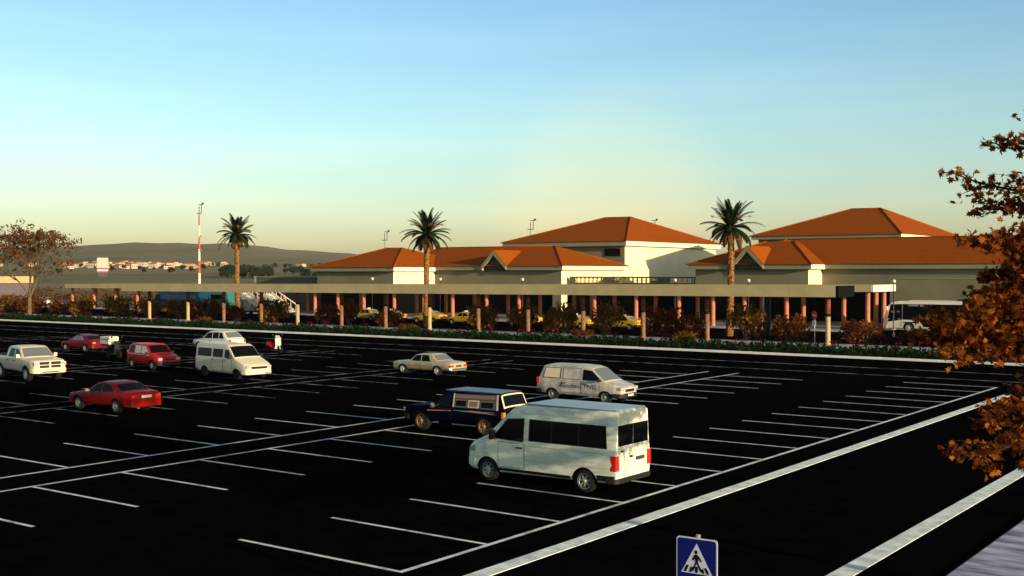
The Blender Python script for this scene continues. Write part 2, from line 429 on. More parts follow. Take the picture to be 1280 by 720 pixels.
def lines(name, rects, m, z=.004):
    tag(sheet(name, rects, m, z), kind='structure')
W = .06
def stall_rows():
    near, far = [], []
    y = 18.15
    near.append((-16.18, -16.04, 18.1, 66.2))
    for k in range(17): near.append((-21.1, -16.19, 18.15 + 3 * k - W, 18.15 + 3 * k + W))
    for X in (-31.15, -33.2): near.append((X - .07, X + .07, 4, 66.2))
    for k in range(20):
        yy = 7.1 + 3 * k
        near.append((-31.07, -26.2, yy - W, yy + W))
        yy = 6.65 + 3 * k
        near.append((-38.1, -33.28, yy - W, yy + W))
    for j in range(6):
        o = 17.15 * (j + 1)
        tgt = far
        for X in (-31.2 - o, -33.1 - o): tgt.append((X - .07, X + .07, 4, 66.2))
        for k in range(20):
            yy = 6.65 + 3 * k + .12 * j; tgt.append((-31.12 - o, -26.25 - o, yy - W, yy + W))
            yy = 6.78 + 3 * k + .10 * j; tgt.append((-38.05 - o, -33.18 - o, yy - W, yy + W))
    return near, far
near, far = stall_rows()
lines('parking_lines', near, M['line'])
lines('worn_parking_lines', far, M['line_worn'])
lines('lane_lines', [(-185, -4, 69.75, 69.93), (-185, -4, 74.8, 74.98)], M['line_worn'], .005)

def kerb(name, x0, x1, y0, y1, h, m, along, step):
    bm = bmesh.new()
    a0, a1 = (x0, x1) if along == 'X' else (y0, y1)
    a = a0
    while a < a1 - .01:
        b = min(a1, a + step)
        dz = random.uniform(-.006, .006)
        if along == 'X': box(bm, a + .008, b - .008, y0, y1, -.02, h + dz, 0, .02)
        else: box(bm, x0, x1, a + .006, b - .006, -.02, h + dz * .3, 0, .006)
        a = b
    return tag(bm_obj(name, bm, m), kind='structure')
kerb('far_kerb', -188, 30, 82.3, 83.15, .12, M['kerb_far'], 'X', 2.0)
kerb('road_kerb', -14.86, -14.42, -15, 62.5, .012, M['kerb'], 'Y', 1.0)
kerb('road_kerb', -8.90, -8.44, -15, 62.5, .012, M['kerb'], 'Y', 1.0)
kerb('platform_kerb', -235, -41.2, 117.85, 118.15, .15, M['path'], 'X', 2.0)
bm = bmesh.new(); box(bm, -6.85, 30, -40, 60, -.05, .06)
tag(bm_obj('pavement', bm, M['pave']), kind='structure')
bm = bmesh.new(); box(bm, -235, -41.2, 118.16, 128.2, -.05, .12); box(bm, -41.19, -5, 126.5, 128.2, -.05, .12)
tag(bm_obj('platform_pavement', bm, M['path']), kind='structure')
bm = bmesh.new(); box(bm, -190, 40, 83.16, 90.3, -.05, .10); box(bm, -190, 40, 96.6, 98.55, -.05, .10)
tag(bm_obj('planting_bed', bm, M['soil']), kind='structure')
bm = bmesh.new(); box(bm, -190, 40, 90.31, 96.59, -.05, .11)
tag(bm_obj('path', bm, M['path']), kind='structure')

# ------------------------------------------------------------------ vehicles
class Car:
    """s runs from the nose (0) to the tail (L); local +x is forwards"""
    def __init__(self, name, label, cat, paint, L, top, belt, zb, hw, k=.30, wheels=(), wr=.32, ww=.2, roofround=.07, bottom=None, group=None, dark_low=None):
        self.L, self.top, self.belt, self.zb, self.hwp, self.k, self.rr = L, top, belt, zb, hw, k, roofround
        self.root = thing(name, label, cat, group=group)
        self.paint = paint; self.wr = wr; self.wheels = wheels
        S = sorted(set([round(L * i / 44, 4) for i in range(45)] + [p[0] for p in top if 0 <= p[0] <= L] + [.02, .06, L - .02, L - .06]))
        bm = bmesh.new(); rings = []
        for s in S:
            P = self.section(s); x = L / 2 - s
            pts = [(y, z) for y, z in P] + [(-y, z) for y, z in reversed(P[1:-1])]
            rings.append([bm.verts.new((x, y, z)) for y, z in pts])
        n = len(rings[0])
        for a, b in zip(rings, rings[1:]):
            for i in range(n):
                f = bm.faces.new((a[i], b[i], b[(i + 1) % n], a[(i + 1) % n])); f.smooth = True
        bm.faces.new(rings[0]); bm.faces.new(list(reversed(rings[-1])))
        bmesh.ops.recalc_face_normals(bm, faces=list(bm.faces))
        body = bm_obj('body', bm, [paint, M['arch']])
        # wheel arches cut out
        cb = bmesh.new()
        for s in wheels:
            w = self.hw(s)
            for sg in (1, -1):
                y0, y1 = sorted((sg * (w - .42), sg * (w + .4)))
                lathe(cb, [(wr + .085, y0), (wr + .085, y1)], 'Y', 28, 1, (L / 2 - s, 0, wr))
        bmesh.ops.recalc_face_normals(cb, faces=list(cb.faces))
        cut = bm_obj('cutter', cb, [paint, M['arch']])
        md = body.modifiers.new('b', 'BOOLEAN'); md.operation = 'DIFFERENCE'; md.object = cut; md.solver = 'EXACT'
        bpy.context.view_layer.update()
        dg = bpy.context.evaluated_depsgraph_get()
        me = bpy.data.meshes.new_from_object(body.evaluated_get(dg))
        body.modifiers.clear(); body.data = me
        me.shade_smooth() if hasattr(me, 'shade_smooth') else None
        if hasattr(me, 'set_sharp_from_angle'): me.set_sharp_from_angle(angle=R(32))
        bpy.data.objects.remove(cut)
        body.parent = self.root; self.body = body
        for s in wheels:
            for sg in (1, -1): self.wheel(s, sg, wr, ww)
    def hw(self, s): return pl(self.hwp, s)
    def zt(self, s): return pl(self.top, s)
    def bl(self, s): return min(pl(self.belt, s), self.zt(s) - .03)
    def rw(self, s): return self.hw(s) - .045 - max(0, self.zt(s) - self.bl(s)) * self.k
    def section(self, s):
        w, zt, b = self.hw(s), self.zt(s), self.bl(s)
        zb = pl(self.zb, s) if isinstance(self.zb, (list, tuple)) else self.zb
        zb = min(zb, b - .12)
        rw = self.rw(s); gh = zt - b; rr = min(self.rr, gh * .45)
        zm = zb + (b - zb) * .55
        return [(0, zb), (w * .90, zb), (w * .975, zb + min(.10, (b - zb) * .3)), (w, zm), (w * .992, b - (b - zb) * .18), (w * .975, b - .012), (w - .045, b),
                (lerp(w - .045, rw, .5), b + (gh - rr) * .5 + 0), (rw, zt - rr), (rw - rr * .45, zt - rr * .3), (rw - rr * 1.4, zt), (rw * .45, zt + .018), (0, zt + .022)]
    def ys(self, s, z):
        P = self.section(s)[1:]
        for (y0, z0), (y1, z1) in zip(P, P[1:]):
            if z0 <= z <= z1 + 1e-6: return lerp(y0, y1, (z - z0) / (z1 - z0) if z1 > z0 else 0)
        return P[-1][0]
    def zs(self, s, y):
        P = self.section(s)[6:]
        y = abs(y)
        for (y0, z0), (y1, z1) in zip(P, P[1:]):
            if y1 <= y <= y0: return lerp(z1, z0, (y - y1) / (y0 - y1) if y0 > y1 else 0)
        return P[-1][1]
    def wheel(self, s, sg, wr, ww, rim=None):
        t = bpy.data.objects.new('wheel', None); COL.objects.link(t); t.parent = self.root; t.empty_display_size = .2
        t.location = (self.L / 2 - s, sg * (self.hw(s) - .035 - ww / 2), wr)
        rr = wr * .66
        bm = bmesh.new()
        lathe(bm, [(rr * .8, -ww / 2), (rr, -ww / 2), (wr * .95, -ww / 2), (wr, -ww * .32), (wr, ww * .32), (wr * .95, ww / 2), (rr, ww / 2), (rr * .8, ww / 2)], 'Y', 26, cap=False)
        bm_obj('tyre', bm, M['tyre'], t)
        bm = bmesh.new(); y = sg * ww * .46; yi = sg * ww * .22
        lathe(bm, [(rr * 1.0, sg * ww * .512), (rr * .95, sg * ww * .50), (rr * .84, y), (rr * .82, yi)], 'Y', 26, 0, cap=False)
        lathe(bm, [(rr * .84, yi), (.001, yi)], 'Y', 26, 1, cap=False)
        lathe(bm, [(rr * .26, yi), (rr * .26, y), (rr * .15, y + sg * .012), (.001, y + sg * .012)], 'Y', 16, 0)
        ns_ = 7
        for k in range(ns_):
            a = 2 * PI * k / ns_ + .2; ca, sa = math.cos(a), math.sin(a)
            for q0, q1, h0, h1 in ((rr * .2, rr * .86, rr * .13, rr * .11),):
                P4 = [(q0, -h0), (q1, -h1), (q1, h1), (q0, h0)]
                f0 = [bm.verts.new((q * ca - h * sa, y - sg * .012, q * sa + h * ca)) for q, h in P4]
                f1 = [bm.verts.new((q * ca - h * sa, yi, q * sa + h * ca)) for q, h in P4]
                bm.faces.new(f0)
                for e_ in range(4): bm.faces.new((f0[e_], f0[(e_ + 1) % 4], f1[(e_ + 1) % 4], f1[e_]))
        bmesh.ops.recalc_face_normals(bm, faces=list(bm.faces))
        o = bm_obj('rim', bm, [self.rim if hasattr(self, 'rim') else M['rim'], M['black']], t)
        self.rims = getattr(self, 'rims', []) + [o]
    def set_rims(self, m):
        for o in self.rims: o.data.materials[0] = m
        return self
    def side(self, name, q, m, sg=1, off=.006, n=(6, 5), parent=None, rnd=0.0):
        """q: four (s,z): front-bottom, front-top, rear-top, rear-bottom"""
        bm = bmesh.new(); G = []
        for i in range(n[0] + 1):
            u = i / n[0]; row = []
            for j in range(n[1] + 1):
                v = j / n[1]
                s = lerp(lerp(q[0][0], q[1][0], v), lerp(q[3][0], q[2][0], v), u)
                z = lerp(lerp(q[0][1], q[1][1], v), lerp(q[3][1], q[2][1], v), u)
                row.append(bm.verts.new((self.L / 2 - s, sg * (self.ys(s, z) + off), z)))
            G.append(row)
        for i in range(n[0]):
            for j in range(n[1]):
                f = bm.faces.new((G[i][j], G[i + 1][j], G[i + 1][j + 1], G[i][j + 1]) if sg < 0 else (G[i][j], G[i][j + 1], G[i + 1][j + 1], G[i + 1][j]))
                f.smooth = True
        return bm_obj(name, bm, m, parent or self.root)
    def both(self, name, q, m, **k):
        return [self.side(name, q, m, sg, **k) for sg in (1, -1)]
    def cross(self, name, s0, s1, m, margin=.09, off=.008, n=(8, 8), parent=None):
        """a pane across the top surface between two stations (windscreen, rear window)"""
        bm = bmesh.new(); G = []
        dz = (self.zt(s1) - self.zt(s0)) / (s1 - s0); nx = dz / math.hypot(1, dz); nz = 1 / math.hypot(1, dz)
        for i in range(n[0] + 1):
            s = lerp(s0, s1, i / n[0]); row = []
            w = max(.05, self.rw(s) - margin)
            for j in range(n[1] + 1):
                y = lerp(-w, w, j / n[1]); z = self.zs(s, y)
                row.append(bm.verts.new((self.L / 2 - s + nx * off, y, z + nz * off)))
            G.append(row)
        for i in range(n[0]):
            for j in range(n[1]):
                f = bm.faces.new((G[i][j], G[i + 1][j], G[i + 1][j + 1], G[i][j + 1])); f.smooth = True
        bmesh.ops.recalc_face_normals(bm, faces=list(bm.faces))
        return bm_obj(name, bm, m, parent or self.root)
    def bx(self, name, s0, s1, y0, y1, z0, z1, m, bevel=.015, parent=None):
        bm = bmesh.new(); box(bm, self.L / 2 - s1, self.L / 2 - s0, y0, y1, z0, z1, 0, bevel)
        return bm_obj(name, bm, m, parent or self.root)
    def bumper(self, end, z0, z1, m, depth=.35, out=.05, name='bumper'):
        """band round the nose (end=0) or tail (end=1)"""
        L = self.L
        ss = [depth * (1 - i / 5) for i in range(6)]
        if end: ss = [L - s for s in ss]
        pts = []
        for s in ss: pts.append((L / 2 - s, self.hw(s) + out * .5))
        tip = (L / 2 + out) if not end else (-L / 2 - out)
        w0 = self.hw(ss[-1])
        pts.append((tip, w0 - .10))
        inner = [(x, 0) for x, y in (pts[0],)]
        poly = pts + [(x, -y) for x, y in reversed(pts)]
        bm = bmesh.new(); prism(bm, poly, z0, z1)
        bmesh.ops.recalc_face_normals(bm, faces=list(bm.faces))
        bmesh.ops.bevel(bm, geom=[e for e in bm.edges], offset=.02, segments=2, affect='EDGES')
        return bm_obj(name, bm, m, self.root)
    def mirror(self, s, z, m, sz=(.10, .17, .15)):
        for sg in (1, -1):
            y = sg * (self.ys(s, z) + .02)
            bm = bmesh.new()
            x = self.L / 2 - s
            y0, y1 = sorted((y + sg * .05, y + sg * (.05 + sz[1])))
            box(bm, x - sz[0] / 2, x + sz[0] / 2, y0, y1, z - .02, z + sz[2], 0, .03)
            ya, yb = sorted((y - sg * .04, y + sg * .07)); box(bm, x - .02, x + .04, ya, yb, z, z + .05, 0)
            bm_obj('mirror', bm, m, self.root)
    def doors(self, spans, z0, z1f=None, handles=True, hm=None, hz=.10):
        for (a, b) in spans:
            for sg in (1, -1):
                zt = (z1f if z1f else min(self.bl(a + .1), self.bl(b - .1)) - .03)
                dr = self.side('door', [(a, z0), (a, zt), (b, zt), (b, z0)], self.paint, sg, off=.010)
                self.side('seam', [(a - .018, z0 - .015), (a - .018, zt + .012), (b + .018, zt + .012), (b + .018, z0 - .015)], M['trim'], sg, off=.005, parent=dr)
                if handles:
                    s = b - .16; z = zt - hz
                    y = sg * (self.ys(s, z) + .012)
                    ya, yb = sorted((y, y + sg * .035))
                    self.bx('handle', s - .11, s + .11, ya, yb, z - .022, z + .022, hm or M['trim'], .01, parent=dr)
    def place(self, x, y, rz, zs=1.0):
        self.root.location = (x, y, 0); self.root.rotation_euler = (0, 0, rz)
        if zs != 1.0:      # lower bodywork, round wheels
            self.root.scale = (1, 1, zs)
            for ch in self.root.children:
                if ch.name.startswith('wheel') and ch.type == 'EMPTY': ch.scale = (1, 1, 1 / zs); ch.location.z = self.wr / zs
        return self

def text(name, s, size, m, loc, rot, parent=None, shear=0.0, extrude=.002, align='CENTER'):
    c = bpy.data.curves.new(name, 'FONT'); c.body = s; c.size = size; c.shear = shear; c.extrude = extrude
    c.align_x = align; c.align_y = 'CENTER'; c.resolution_u = 3
    tmp = bpy.data.objects.new('tmp', c); COL.objects.link(tmp)
    bpy.context.view_layer.update()
    me = bpy.data.meshes.new_from_object(tmp.evaluated_get(bpy.context.evaluated_depsgraph_get()))
    bpy.data.objects.remove(tmp)
    me.name = name; me.materials.clear(); me.materials.append(m)
    o = bpy.data.objects.new(name, me); COL.objects.link(o)
    if parent is not None: o.parent = parent
    o.location = loc; o.rotation_euler = rot
    return o

# --- white high roof minibus, nose away to the left
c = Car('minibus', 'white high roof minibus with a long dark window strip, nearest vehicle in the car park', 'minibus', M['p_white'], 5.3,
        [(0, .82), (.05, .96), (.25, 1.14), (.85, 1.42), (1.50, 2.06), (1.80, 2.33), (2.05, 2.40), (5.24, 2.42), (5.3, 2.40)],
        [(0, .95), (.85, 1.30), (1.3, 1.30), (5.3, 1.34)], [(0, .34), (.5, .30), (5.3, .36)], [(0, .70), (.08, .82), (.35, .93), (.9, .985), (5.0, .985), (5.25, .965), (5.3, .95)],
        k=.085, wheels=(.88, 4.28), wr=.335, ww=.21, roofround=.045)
c.bx('roof_panel', 2.12, 5.24, -.80, .80, 2.425, 2.452, M['p_roof_sky'], .01)  # slab carrying the painted sky reflection of the white roof
c.cross('windscreen', .92, 1.52, M['glass'], margin=.05)
for sg in (1, -1):
    w = c.side('window', [(1.08, 1.36), (1.58, 1.92), (2.14, 1.97), (2.14, 1.33)], M['glass'], sg)
    c.side('rubber_seal', [(1.02, 1.33), (1.56, 1.96), (2.18, 2.01), (2.18, 1.29)], M['trim'], sg, off=.003, parent=w)
    w = c.side('window', [(2.38, 1.37), (2.38, 1.97), (4.93, 1.97), (4.99, 1.37)], M['glass'], sg)
    c.side('rubber_seal', [(2.35, 1.34), (2.35, 2.0), (4.96, 2.0), (5.02, 1.34)], M['trim'], sg, off=.003, parent=w)
    for s in (3.12, 4.05): c.side('pillar', [(s, 1.37), (s, 1.97), (s + .05, 1.97), (s + .05, 1.37)], M['trim'], sg, off=.009, parent=w)
c.doors([(1.30, 2.22)], .50, 1.24, hz=.12)
for sg in (1, -1):
    c.side('rub_strip', [(2.3, .78), (2.3, .83), (5.1, .83), (5.1, .78)], M['p_offwhite'], sg, off=.016)
    c.side('sliding_door_rail', [(2.4, 1.19), (2.4, 1.215), (5.0, 1.215), (5.0, 1.19)], M['p_silver'], sg, off=.012)
    c.side('roof_seam', [(2.0, 2.155), (2.0, 2.17), (5.25, 2.17), (5.25, 2.155)], M['p_silver'], sg, off=.008)
    c.side('sill', [(1.3, .36), (1.3, .46), (3.82, .46), (3.82, .36)], M['trim'], sg, off=.012)
    c.side('rear_skirt', [(4.70, .42), (4.70, .58), (5.27, .58), (5.27, .42)], M['trim'], sg, off=.014)
    ya, yb = sorted((sg * .78, sg * .97)); c.bx('tail_light', 5.12, 5.325, ya, yb, .72, 1.16, M['lamp_red'], .02)
    c.side('headlight', [(.03, .84), (.09, .96), (.40, 1.06), (.40, .88)], M['lamp_clear'], sg, off=.008)
    ya, yb = sorted((sg * .012, sg * .82))
    g = c.bx('rear_window', 5.295, 5.312, ya, yb, 1.42, 2.02, M['glass'], .004)
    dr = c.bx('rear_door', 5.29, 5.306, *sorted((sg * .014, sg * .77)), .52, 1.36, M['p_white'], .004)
    if sg > 0: c.bx('handle', 5.304, 5.335, .05, .19, 1.04, 1.10, M['trim'], .008, parent=dr)
c.bx('number_plate', 5.305, 5.325, -.62, -.14, .92, 1.03, M['plate_dark'], .004)
c.bx('door_lock', 5.305, 5.33, .55, .68, 1.24, 1.29, M['trim'], .006)
c.bumper(0, .40, .66, M['p_white'], .42, .03); c.bumper(1, .36, .50, M['trim'], depth=.3, out=.07)
c.bx('grille', -.03, .05, -.5, .5, .70, .86, M['trim'])
c.mirror(1.16, 1.34, M['trim'], (.13, .20, .26))
c.place(-19.35, 28.62, PI, .965)

# --- dark pickup with a camper shell
c = Car('pickup_truck', 'dark navy pickup with a blue roofed camper shell and tan wheels', 'pickup truck', M['p_navy'], 5.0,
        [(0, .88), (.06, 1.0), (.3, 1.06), (1.35, 1.12), (1.95, 1.64), (2.2, 1.72), (2.5, 1.76), (4.75, 1.82), (4.97, 1.20), (5.0, 1.04)],
        [(0, 1.0), (1.35, 1.08), (5.0, 1.12)], [(0, .48), (5, .52)], [(0, .68), (.1, .78), (.5, .86), (4.8, .87), (5.0, .84)],
        k=.16, wheels=(.95, 4.05), wr=.38, ww=.24)
c.set_rims(M['rim_gold'])
c.cross('windscreen', 1.42, 1.92, M['glass'])
c.bx('roof_panel', 2.05, 4.74, -.66, .66, 1.78, 1.845, M['p_blue'], .03)
for sg in (1, -1):
    c.side('window', [(1.62, 1.14), (1.98, 1.60), (2.44, 1.62), (2.44, 1.14)], M['glass'], sg)
    p = c.side('side_panel', [(2.56, 1.14), (2.56, 1.70), (4.60, 1.76), (4.62, 1.14)], M['camper'], sg, off=.010)
    c.side('panel_stripe', [(2.64, 1.53), (2.64, 1.67), (4.54, 1.72), (4.55, 1.57)], M['bronze'], sg, off=.016, parent=p)
    c.side('front_pillar', [(2.54, 1.14), (2.54, 1.71), (2.61, 1.71), (2.61, 1.14)], M['frame_cream'], sg, off=.016)
    for a, b, m in ((2.66, 3.22, 'bronze'), (3.88, 4.52, 'bronze')):
        w = c.side('window', [(a, 1.18), (a, 1.46), (b, 1.48), (b, 1.18)], M[m], sg, off=.016)
        c.side('pane', [(a + .03, 1.20), (a + .03, 1.43), (b - .03, 1.45), (b - .03, 1.20)], M['glass'], sg, off=.022, parent=w)
    w = c.side('window', [(3.28, 1.17), (3.28, 1.48), (3.82, 1.49), (3.82, 1.17)], M['frame_cream'], sg, off=.018)
    c.side('pane', [(3.35, 1.21), (3.35, 1.43), (3.75, 1.44), (3.75, 1.21)], M['bronze'], sg, off=.024, parent=w)
    c.side('pinstripe', [(1.3, .90), (1.3, .94), (2.5, 1.0), (2.5, .97)], M['stripe_pink'], sg, off=.014)
    c.side('pinstripe', [(2.6, .99), (2.6, 1.02), (4.6, 1.05), (4.6, 1.03)], M['stripe_teal'], sg, off=.010)
    c.side('pinstripe', [(2.9, .985), (3.5, 1.05), (3.9, 1.05), (4.7, .96)], M['stripe_pink'], sg, off=.008)
    ya, yb = sorted((sg * .74, sg * .875)); c.bx('tail_light', 4.90, 5.02, ya, yb, .82, 1.08, M['lamp_orange'], .015)
    ya, yb = sorted((sg * .50, sg * .76)); c.bx('headlight', -.02, .12, ya, yb, .78, .95, M['lamp_clear'], .02)
    c.side('rear_pillar', [(4.64, 1.14), (4.60, 1.77), (4.68, 1.78), (4.74, 1.14)], M['frame_cream'], sg, off=.014)
f = c.cross('tailgate_window_frame', 4.765, 4.955, M['frame_cream'], margin=.02, off=.012)
c.cross('pane', 4.785, 4.935, M['glass'], margin=.10, off=.020, parent=f)
c.doors([(1.42, 2.50)], .60, 1.05)
c.bumper(0, .46, .68, M['trim']); c.bumper(1, .50, .64, M['chrome'], .2, .10)
c.bx('grille', -.03, .04, -.48, .48, .74, .94, M['trim'])
c.mirror(1.66, 1.10, M['chrome'])
c.place(-28.4, 35.75, PI, .90)

# --- pale grey lettered van, nose to the right
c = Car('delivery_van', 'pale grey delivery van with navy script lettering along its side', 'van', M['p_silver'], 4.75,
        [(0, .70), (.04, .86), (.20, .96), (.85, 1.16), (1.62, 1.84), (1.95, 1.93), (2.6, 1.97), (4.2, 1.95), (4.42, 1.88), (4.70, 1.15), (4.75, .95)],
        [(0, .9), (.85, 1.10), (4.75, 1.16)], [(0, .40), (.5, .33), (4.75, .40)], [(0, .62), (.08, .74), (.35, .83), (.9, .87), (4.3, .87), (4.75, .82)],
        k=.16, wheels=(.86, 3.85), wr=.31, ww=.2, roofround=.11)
c.cross('windscreen', .92, 1.60, M['glass_pale'], margin=.06)
c.cross('rear_window', 4.46, 4.66, M['glass'], margin=.10)
for sg in (1, -1):
    c.side('window', [(1.02, 1.20), (1.62, 1.72), (2.12, 1.78), (2.12, 1.20)], M['glass'], sg)
    c.side('window', [(2.28, 1.24), (2.28, 1.80), (3.22, 1.80), (3.22, 1.24)], M['p_silver'], sg, off=.012)
    c.side('window_seal', [(2.24, 1.20), (2.24, 1.83), (3.26, 1.83), (3.26, 1.20)], M['bronze'], sg, off=.006)
    w = c.side('window', [(3.42, 1.26), (3.42, 1.78), (4.26, 1.77), (4.36, 1.26)], M['glass_cream'], sg, off=.012)
    c.side('window_seal', [(3.37, 1.22), (3.37, 1.81), (4.29, 1.80), (4.41, 1.22)], M['trim'], sg, off=.006, parent=w)
    ya, yb = sorted((sg * .72, sg * .86)); c.bx('tail_light', 4.60, 4.76, ya, yb, .92, 1.22, M['lamp_red'], .02)
    ya, yb = sorted((sg * .50, sg * .80)); c.bx('headlight', .0, .26, ya, yb, .74, .92, M['lamp_clear'], .05)
    c.side('side_stripe', [(2.3, .58), (2.3, .66), (3.4, .66), (3.4, .58)], M['frame_cream'], sg, off=.012)
c.doors([(1.16, 2.14), (2.20, 3.30)], .50, 1.10, hz=.10)
c.bx('grille', -.045, .03, -.36, .36, .66, .80, M['trim']); c.bumper(0, .36, .58, M['trim'], .5, .06); c.bumper(1, .40, .62, M['trim'], .3, .05)
c.mirror(1.12, 1.18, M['trim'])
c.bx('number_plate', -.075, -.05, -.24, .24, .44, .54, M['plate'], .004)
text('lettering', 'Autohaus PNG,', .34, M['ink'], (4.75 / 2 - 2.35, -(c.ys(2.5, .9) + .014), .86), (PI / 2, 0, 0), c.root, shear=.3)
c.place(-30.42, 47.75, 0, .88)

# --- old beige sedan
c = Car('sedan', 'old boxy beige saloon with a chrome rear bumper', 'car', M['p_beige'], 4.55,
        [(0, .74), (.04, .82), (.2, .86), (1.30, .93), (1.78, 1.36), (2.0, 1.42), (2.7, 1.44), (3.05, 1.40), (3.55, .98), (4.3, .93), (4.5, .88), (4.55, .78)],
        [(0, .8), (1.3, .90), (3.5, .93), (4.55, .86)], [(0, .36), (4.55, .38)], [(0, .74), (.08, .80), (.5, .84), (4.2, .84), (4.55, .79)],
        k=.22, wheels=(.85, 3.55), wr=.315, ww=.18)
c.set_rims(M['rim_white'])
c.cross('windscreen', 1.36, 1.74, M['glass_pale']); c.cross('rear_window', 3.10, 3.50, M['glass_pale'], margin=.10)
for sg in (1, -1):
    c.side('window', [(1.52, .95), (1.86, 1.34), (2.26, 1.37), (2.26, .95)], M['glass'], sg)
    c.side('window', [(2.33, .95), (2.33, 1.37), (2.82, 1.36), (3.02, .95)], M['glass'], sg)
    c.side('chrome_strip', [(.3, .62), (.3, .64), (4.4, .64), (4.4, .62)], M['chrome'], sg, off=.012)
    ya, yb = sorted((sg * .48, sg * .80)); c.bx('tail_light', 4.46, 4.57, ya, yb, .62, .76, M['lamp_red'], .02)
    ya, yb = sorted((sg * .48, sg * .72)); c.bx('headlight', -.02, .1, ya, yb, .58, .74, M['lamp_clear'], .03)
c.doors([(1.40, 2.28), (2.31, 3.12)], .42, .86, hm=M['chrome'])
c.bumper(0, .42, .54, M['chrome'], .25, .07); c.bumper(1, .42, .54, M['chrome'], .25, .08)
c.bx('number_plate', 4.55, 4.575, -.24, .24, .62, .74, M['plate_dark'], .004); c.mirror(1.5, .95, M['chrome'], (.06, .10, .09))
c.place(-46.1, 54.55, PI, .88)

# --- cream panel van with windows
c = Car('passenger_van', 'cream passenger van with sloping bonnet and dark front grille', 'van', M['p_cream'], 5.4,
        [(0, .80), (.05, .94), (.25, 1.06), (1.15, 1.42), (1.85, 2.20), (2.15, 2.32), (5.1, 2.36), (5.34, 2.32), (5.4, 2.24)],
        [(0, .95), (1.15, 1.36), (5.4, 1.36)], [(0, .36), (.5, .33), (5.4, .38)], [(0, .78), (.08, .86), (.35, .92), (.9, .96), (5.3, .96), (5.4, .93)],
        k=.10, wheels=(.95, 4.35), wr=.335, ww=.21)
c.set_rims(M['trim'])
c.cross('windscreen', 1.22, 1.84, M['glass'], margin=.05)
for sg in (1, -1):
    c.side('window', [(1.42, 1.36), (1.86, 1.98), (2.22, 2.0), (2.22, 1.42)], M['glass'], sg)
    c.side('window', [(2.42, 1.42), (2.42, 2.0), (3.50, 2.0), (3.50, 1.42)], M['glass'], sg)
    c.side('window', [(3.66, 1.42), (3.66, 2.0), (5.15, 2.0), (5.15, 1.42)], M['glass'], sg)
    ya, yb = sorted((sg * .58, sg * .84)); c.bx('headlight', -.01, .22, ya, yb, .76, .96, M['lamp_clear'], .04)
    ya, yb = sorted((sg * .80, sg * .95)); c.bx('tail_light', 5.3, 5.42, ya, yb, .8, 1.2, M['lamp_red'], .02)
c.doors([(1.40, 2.30)], .52, 1.30); c.doors([(2.36, 3.58)], .48, 1.34)
c.bx('grille', -.05, .05, -.52, .52, .74, .90, M['trim']); c.bumper(0, .36, .66, M['p_cream'], .4, .05); c.bumper(1, .38, .55, M['trim'])
c.bx('number_plate', -.09, -.045, -.28, .28, .52, .64, M['plate'], .004)
c.bx('fog_lamp_trim', -.075, -.04, .38, .70, .38, .46, M['lamp_red'], .01)
c.mirror(1.38, 1.42, M['trim'], (.12, .18, .24))
c.place(-54.35, 46.35, R(-8), .84)

# --- red people carrier
c = Car('people_carrier', 'bright red tall hatchback with white wheels beside the cream passenger van', 'car', M['p_red2'], 4.1,
        [(0, .72), (.05, .86), (.2, .92), (.95, 1.08), (1.62, 1.64), (1.9, 1.72), (3.7, 1.70), (3.88, 1.62), (4.06, 1.05), (4.1, .9)],
        [(0, .9), (.95, 1.02), (4.1, 1.06)], [(0, .34), (4.1, .36)], [(0, .66), (.08, .76), (.4, .84), (3.8, .84), (4.1, .79)],
        k=.18, wheels=(.78, 3.42), wr=.30, ww=.19)
c.set_rims(M['rim_white'])
c.cross('windscreen', 1.0, 1.60, M['glass'], margin=.07); c.cross('rear_window', 3.90, 4.02, M['glass'], margin=.1)
for sg in (1, -1):
    c.side('window', [(1.20, 1.09), (1.70, 1.56), (2.20, 1.60), (2.20, 1.09)], M['glass_cream'], sg)
    c.side('window', [(2.30, 1.09), (2.30, 1.60), (3.05, 1.60), (3.05, 1.09)], M['glass_cream'], sg)
    c.side('window', [(3.16, 1.09), (3.16, 1.60), (3.66, 1.58), (3.80, 1.09)], M['glass'], sg)
    ya, yb = sorted((sg * .46, sg * .76)); c.bx('headlight', -.01, .2, ya, yb, .68, .84, M['lamp_clear'], .04)
    ya, yb = sorted((sg * .66, sg * .81)); c.bx('tail_light', 3.96, 4.11, ya, yb, .85, 1.2, M['lamp_red'], .02)
    c.side('waist_strip', [(.9, .985), (.9, 1.01), (3.9, 1.03), (3.9, 1.005)], M['glass_cream'], sg, off=.012)
c.doors([(1.18, 2.22), (2.26, 3.12)], .42, .95)
c.bumper(0, .34, .58, M['trim'], .4, .05); c.bumper(1, .34, .56, M['trim']); c.bx('grille', -.035, .03, -.36, .36, .68, .78, M['trim'])
c.mirror(1.24, 1.08, M['trim'], (.10, .14, .13))
c.place(-63.3, 47.4, R(-9), .92)

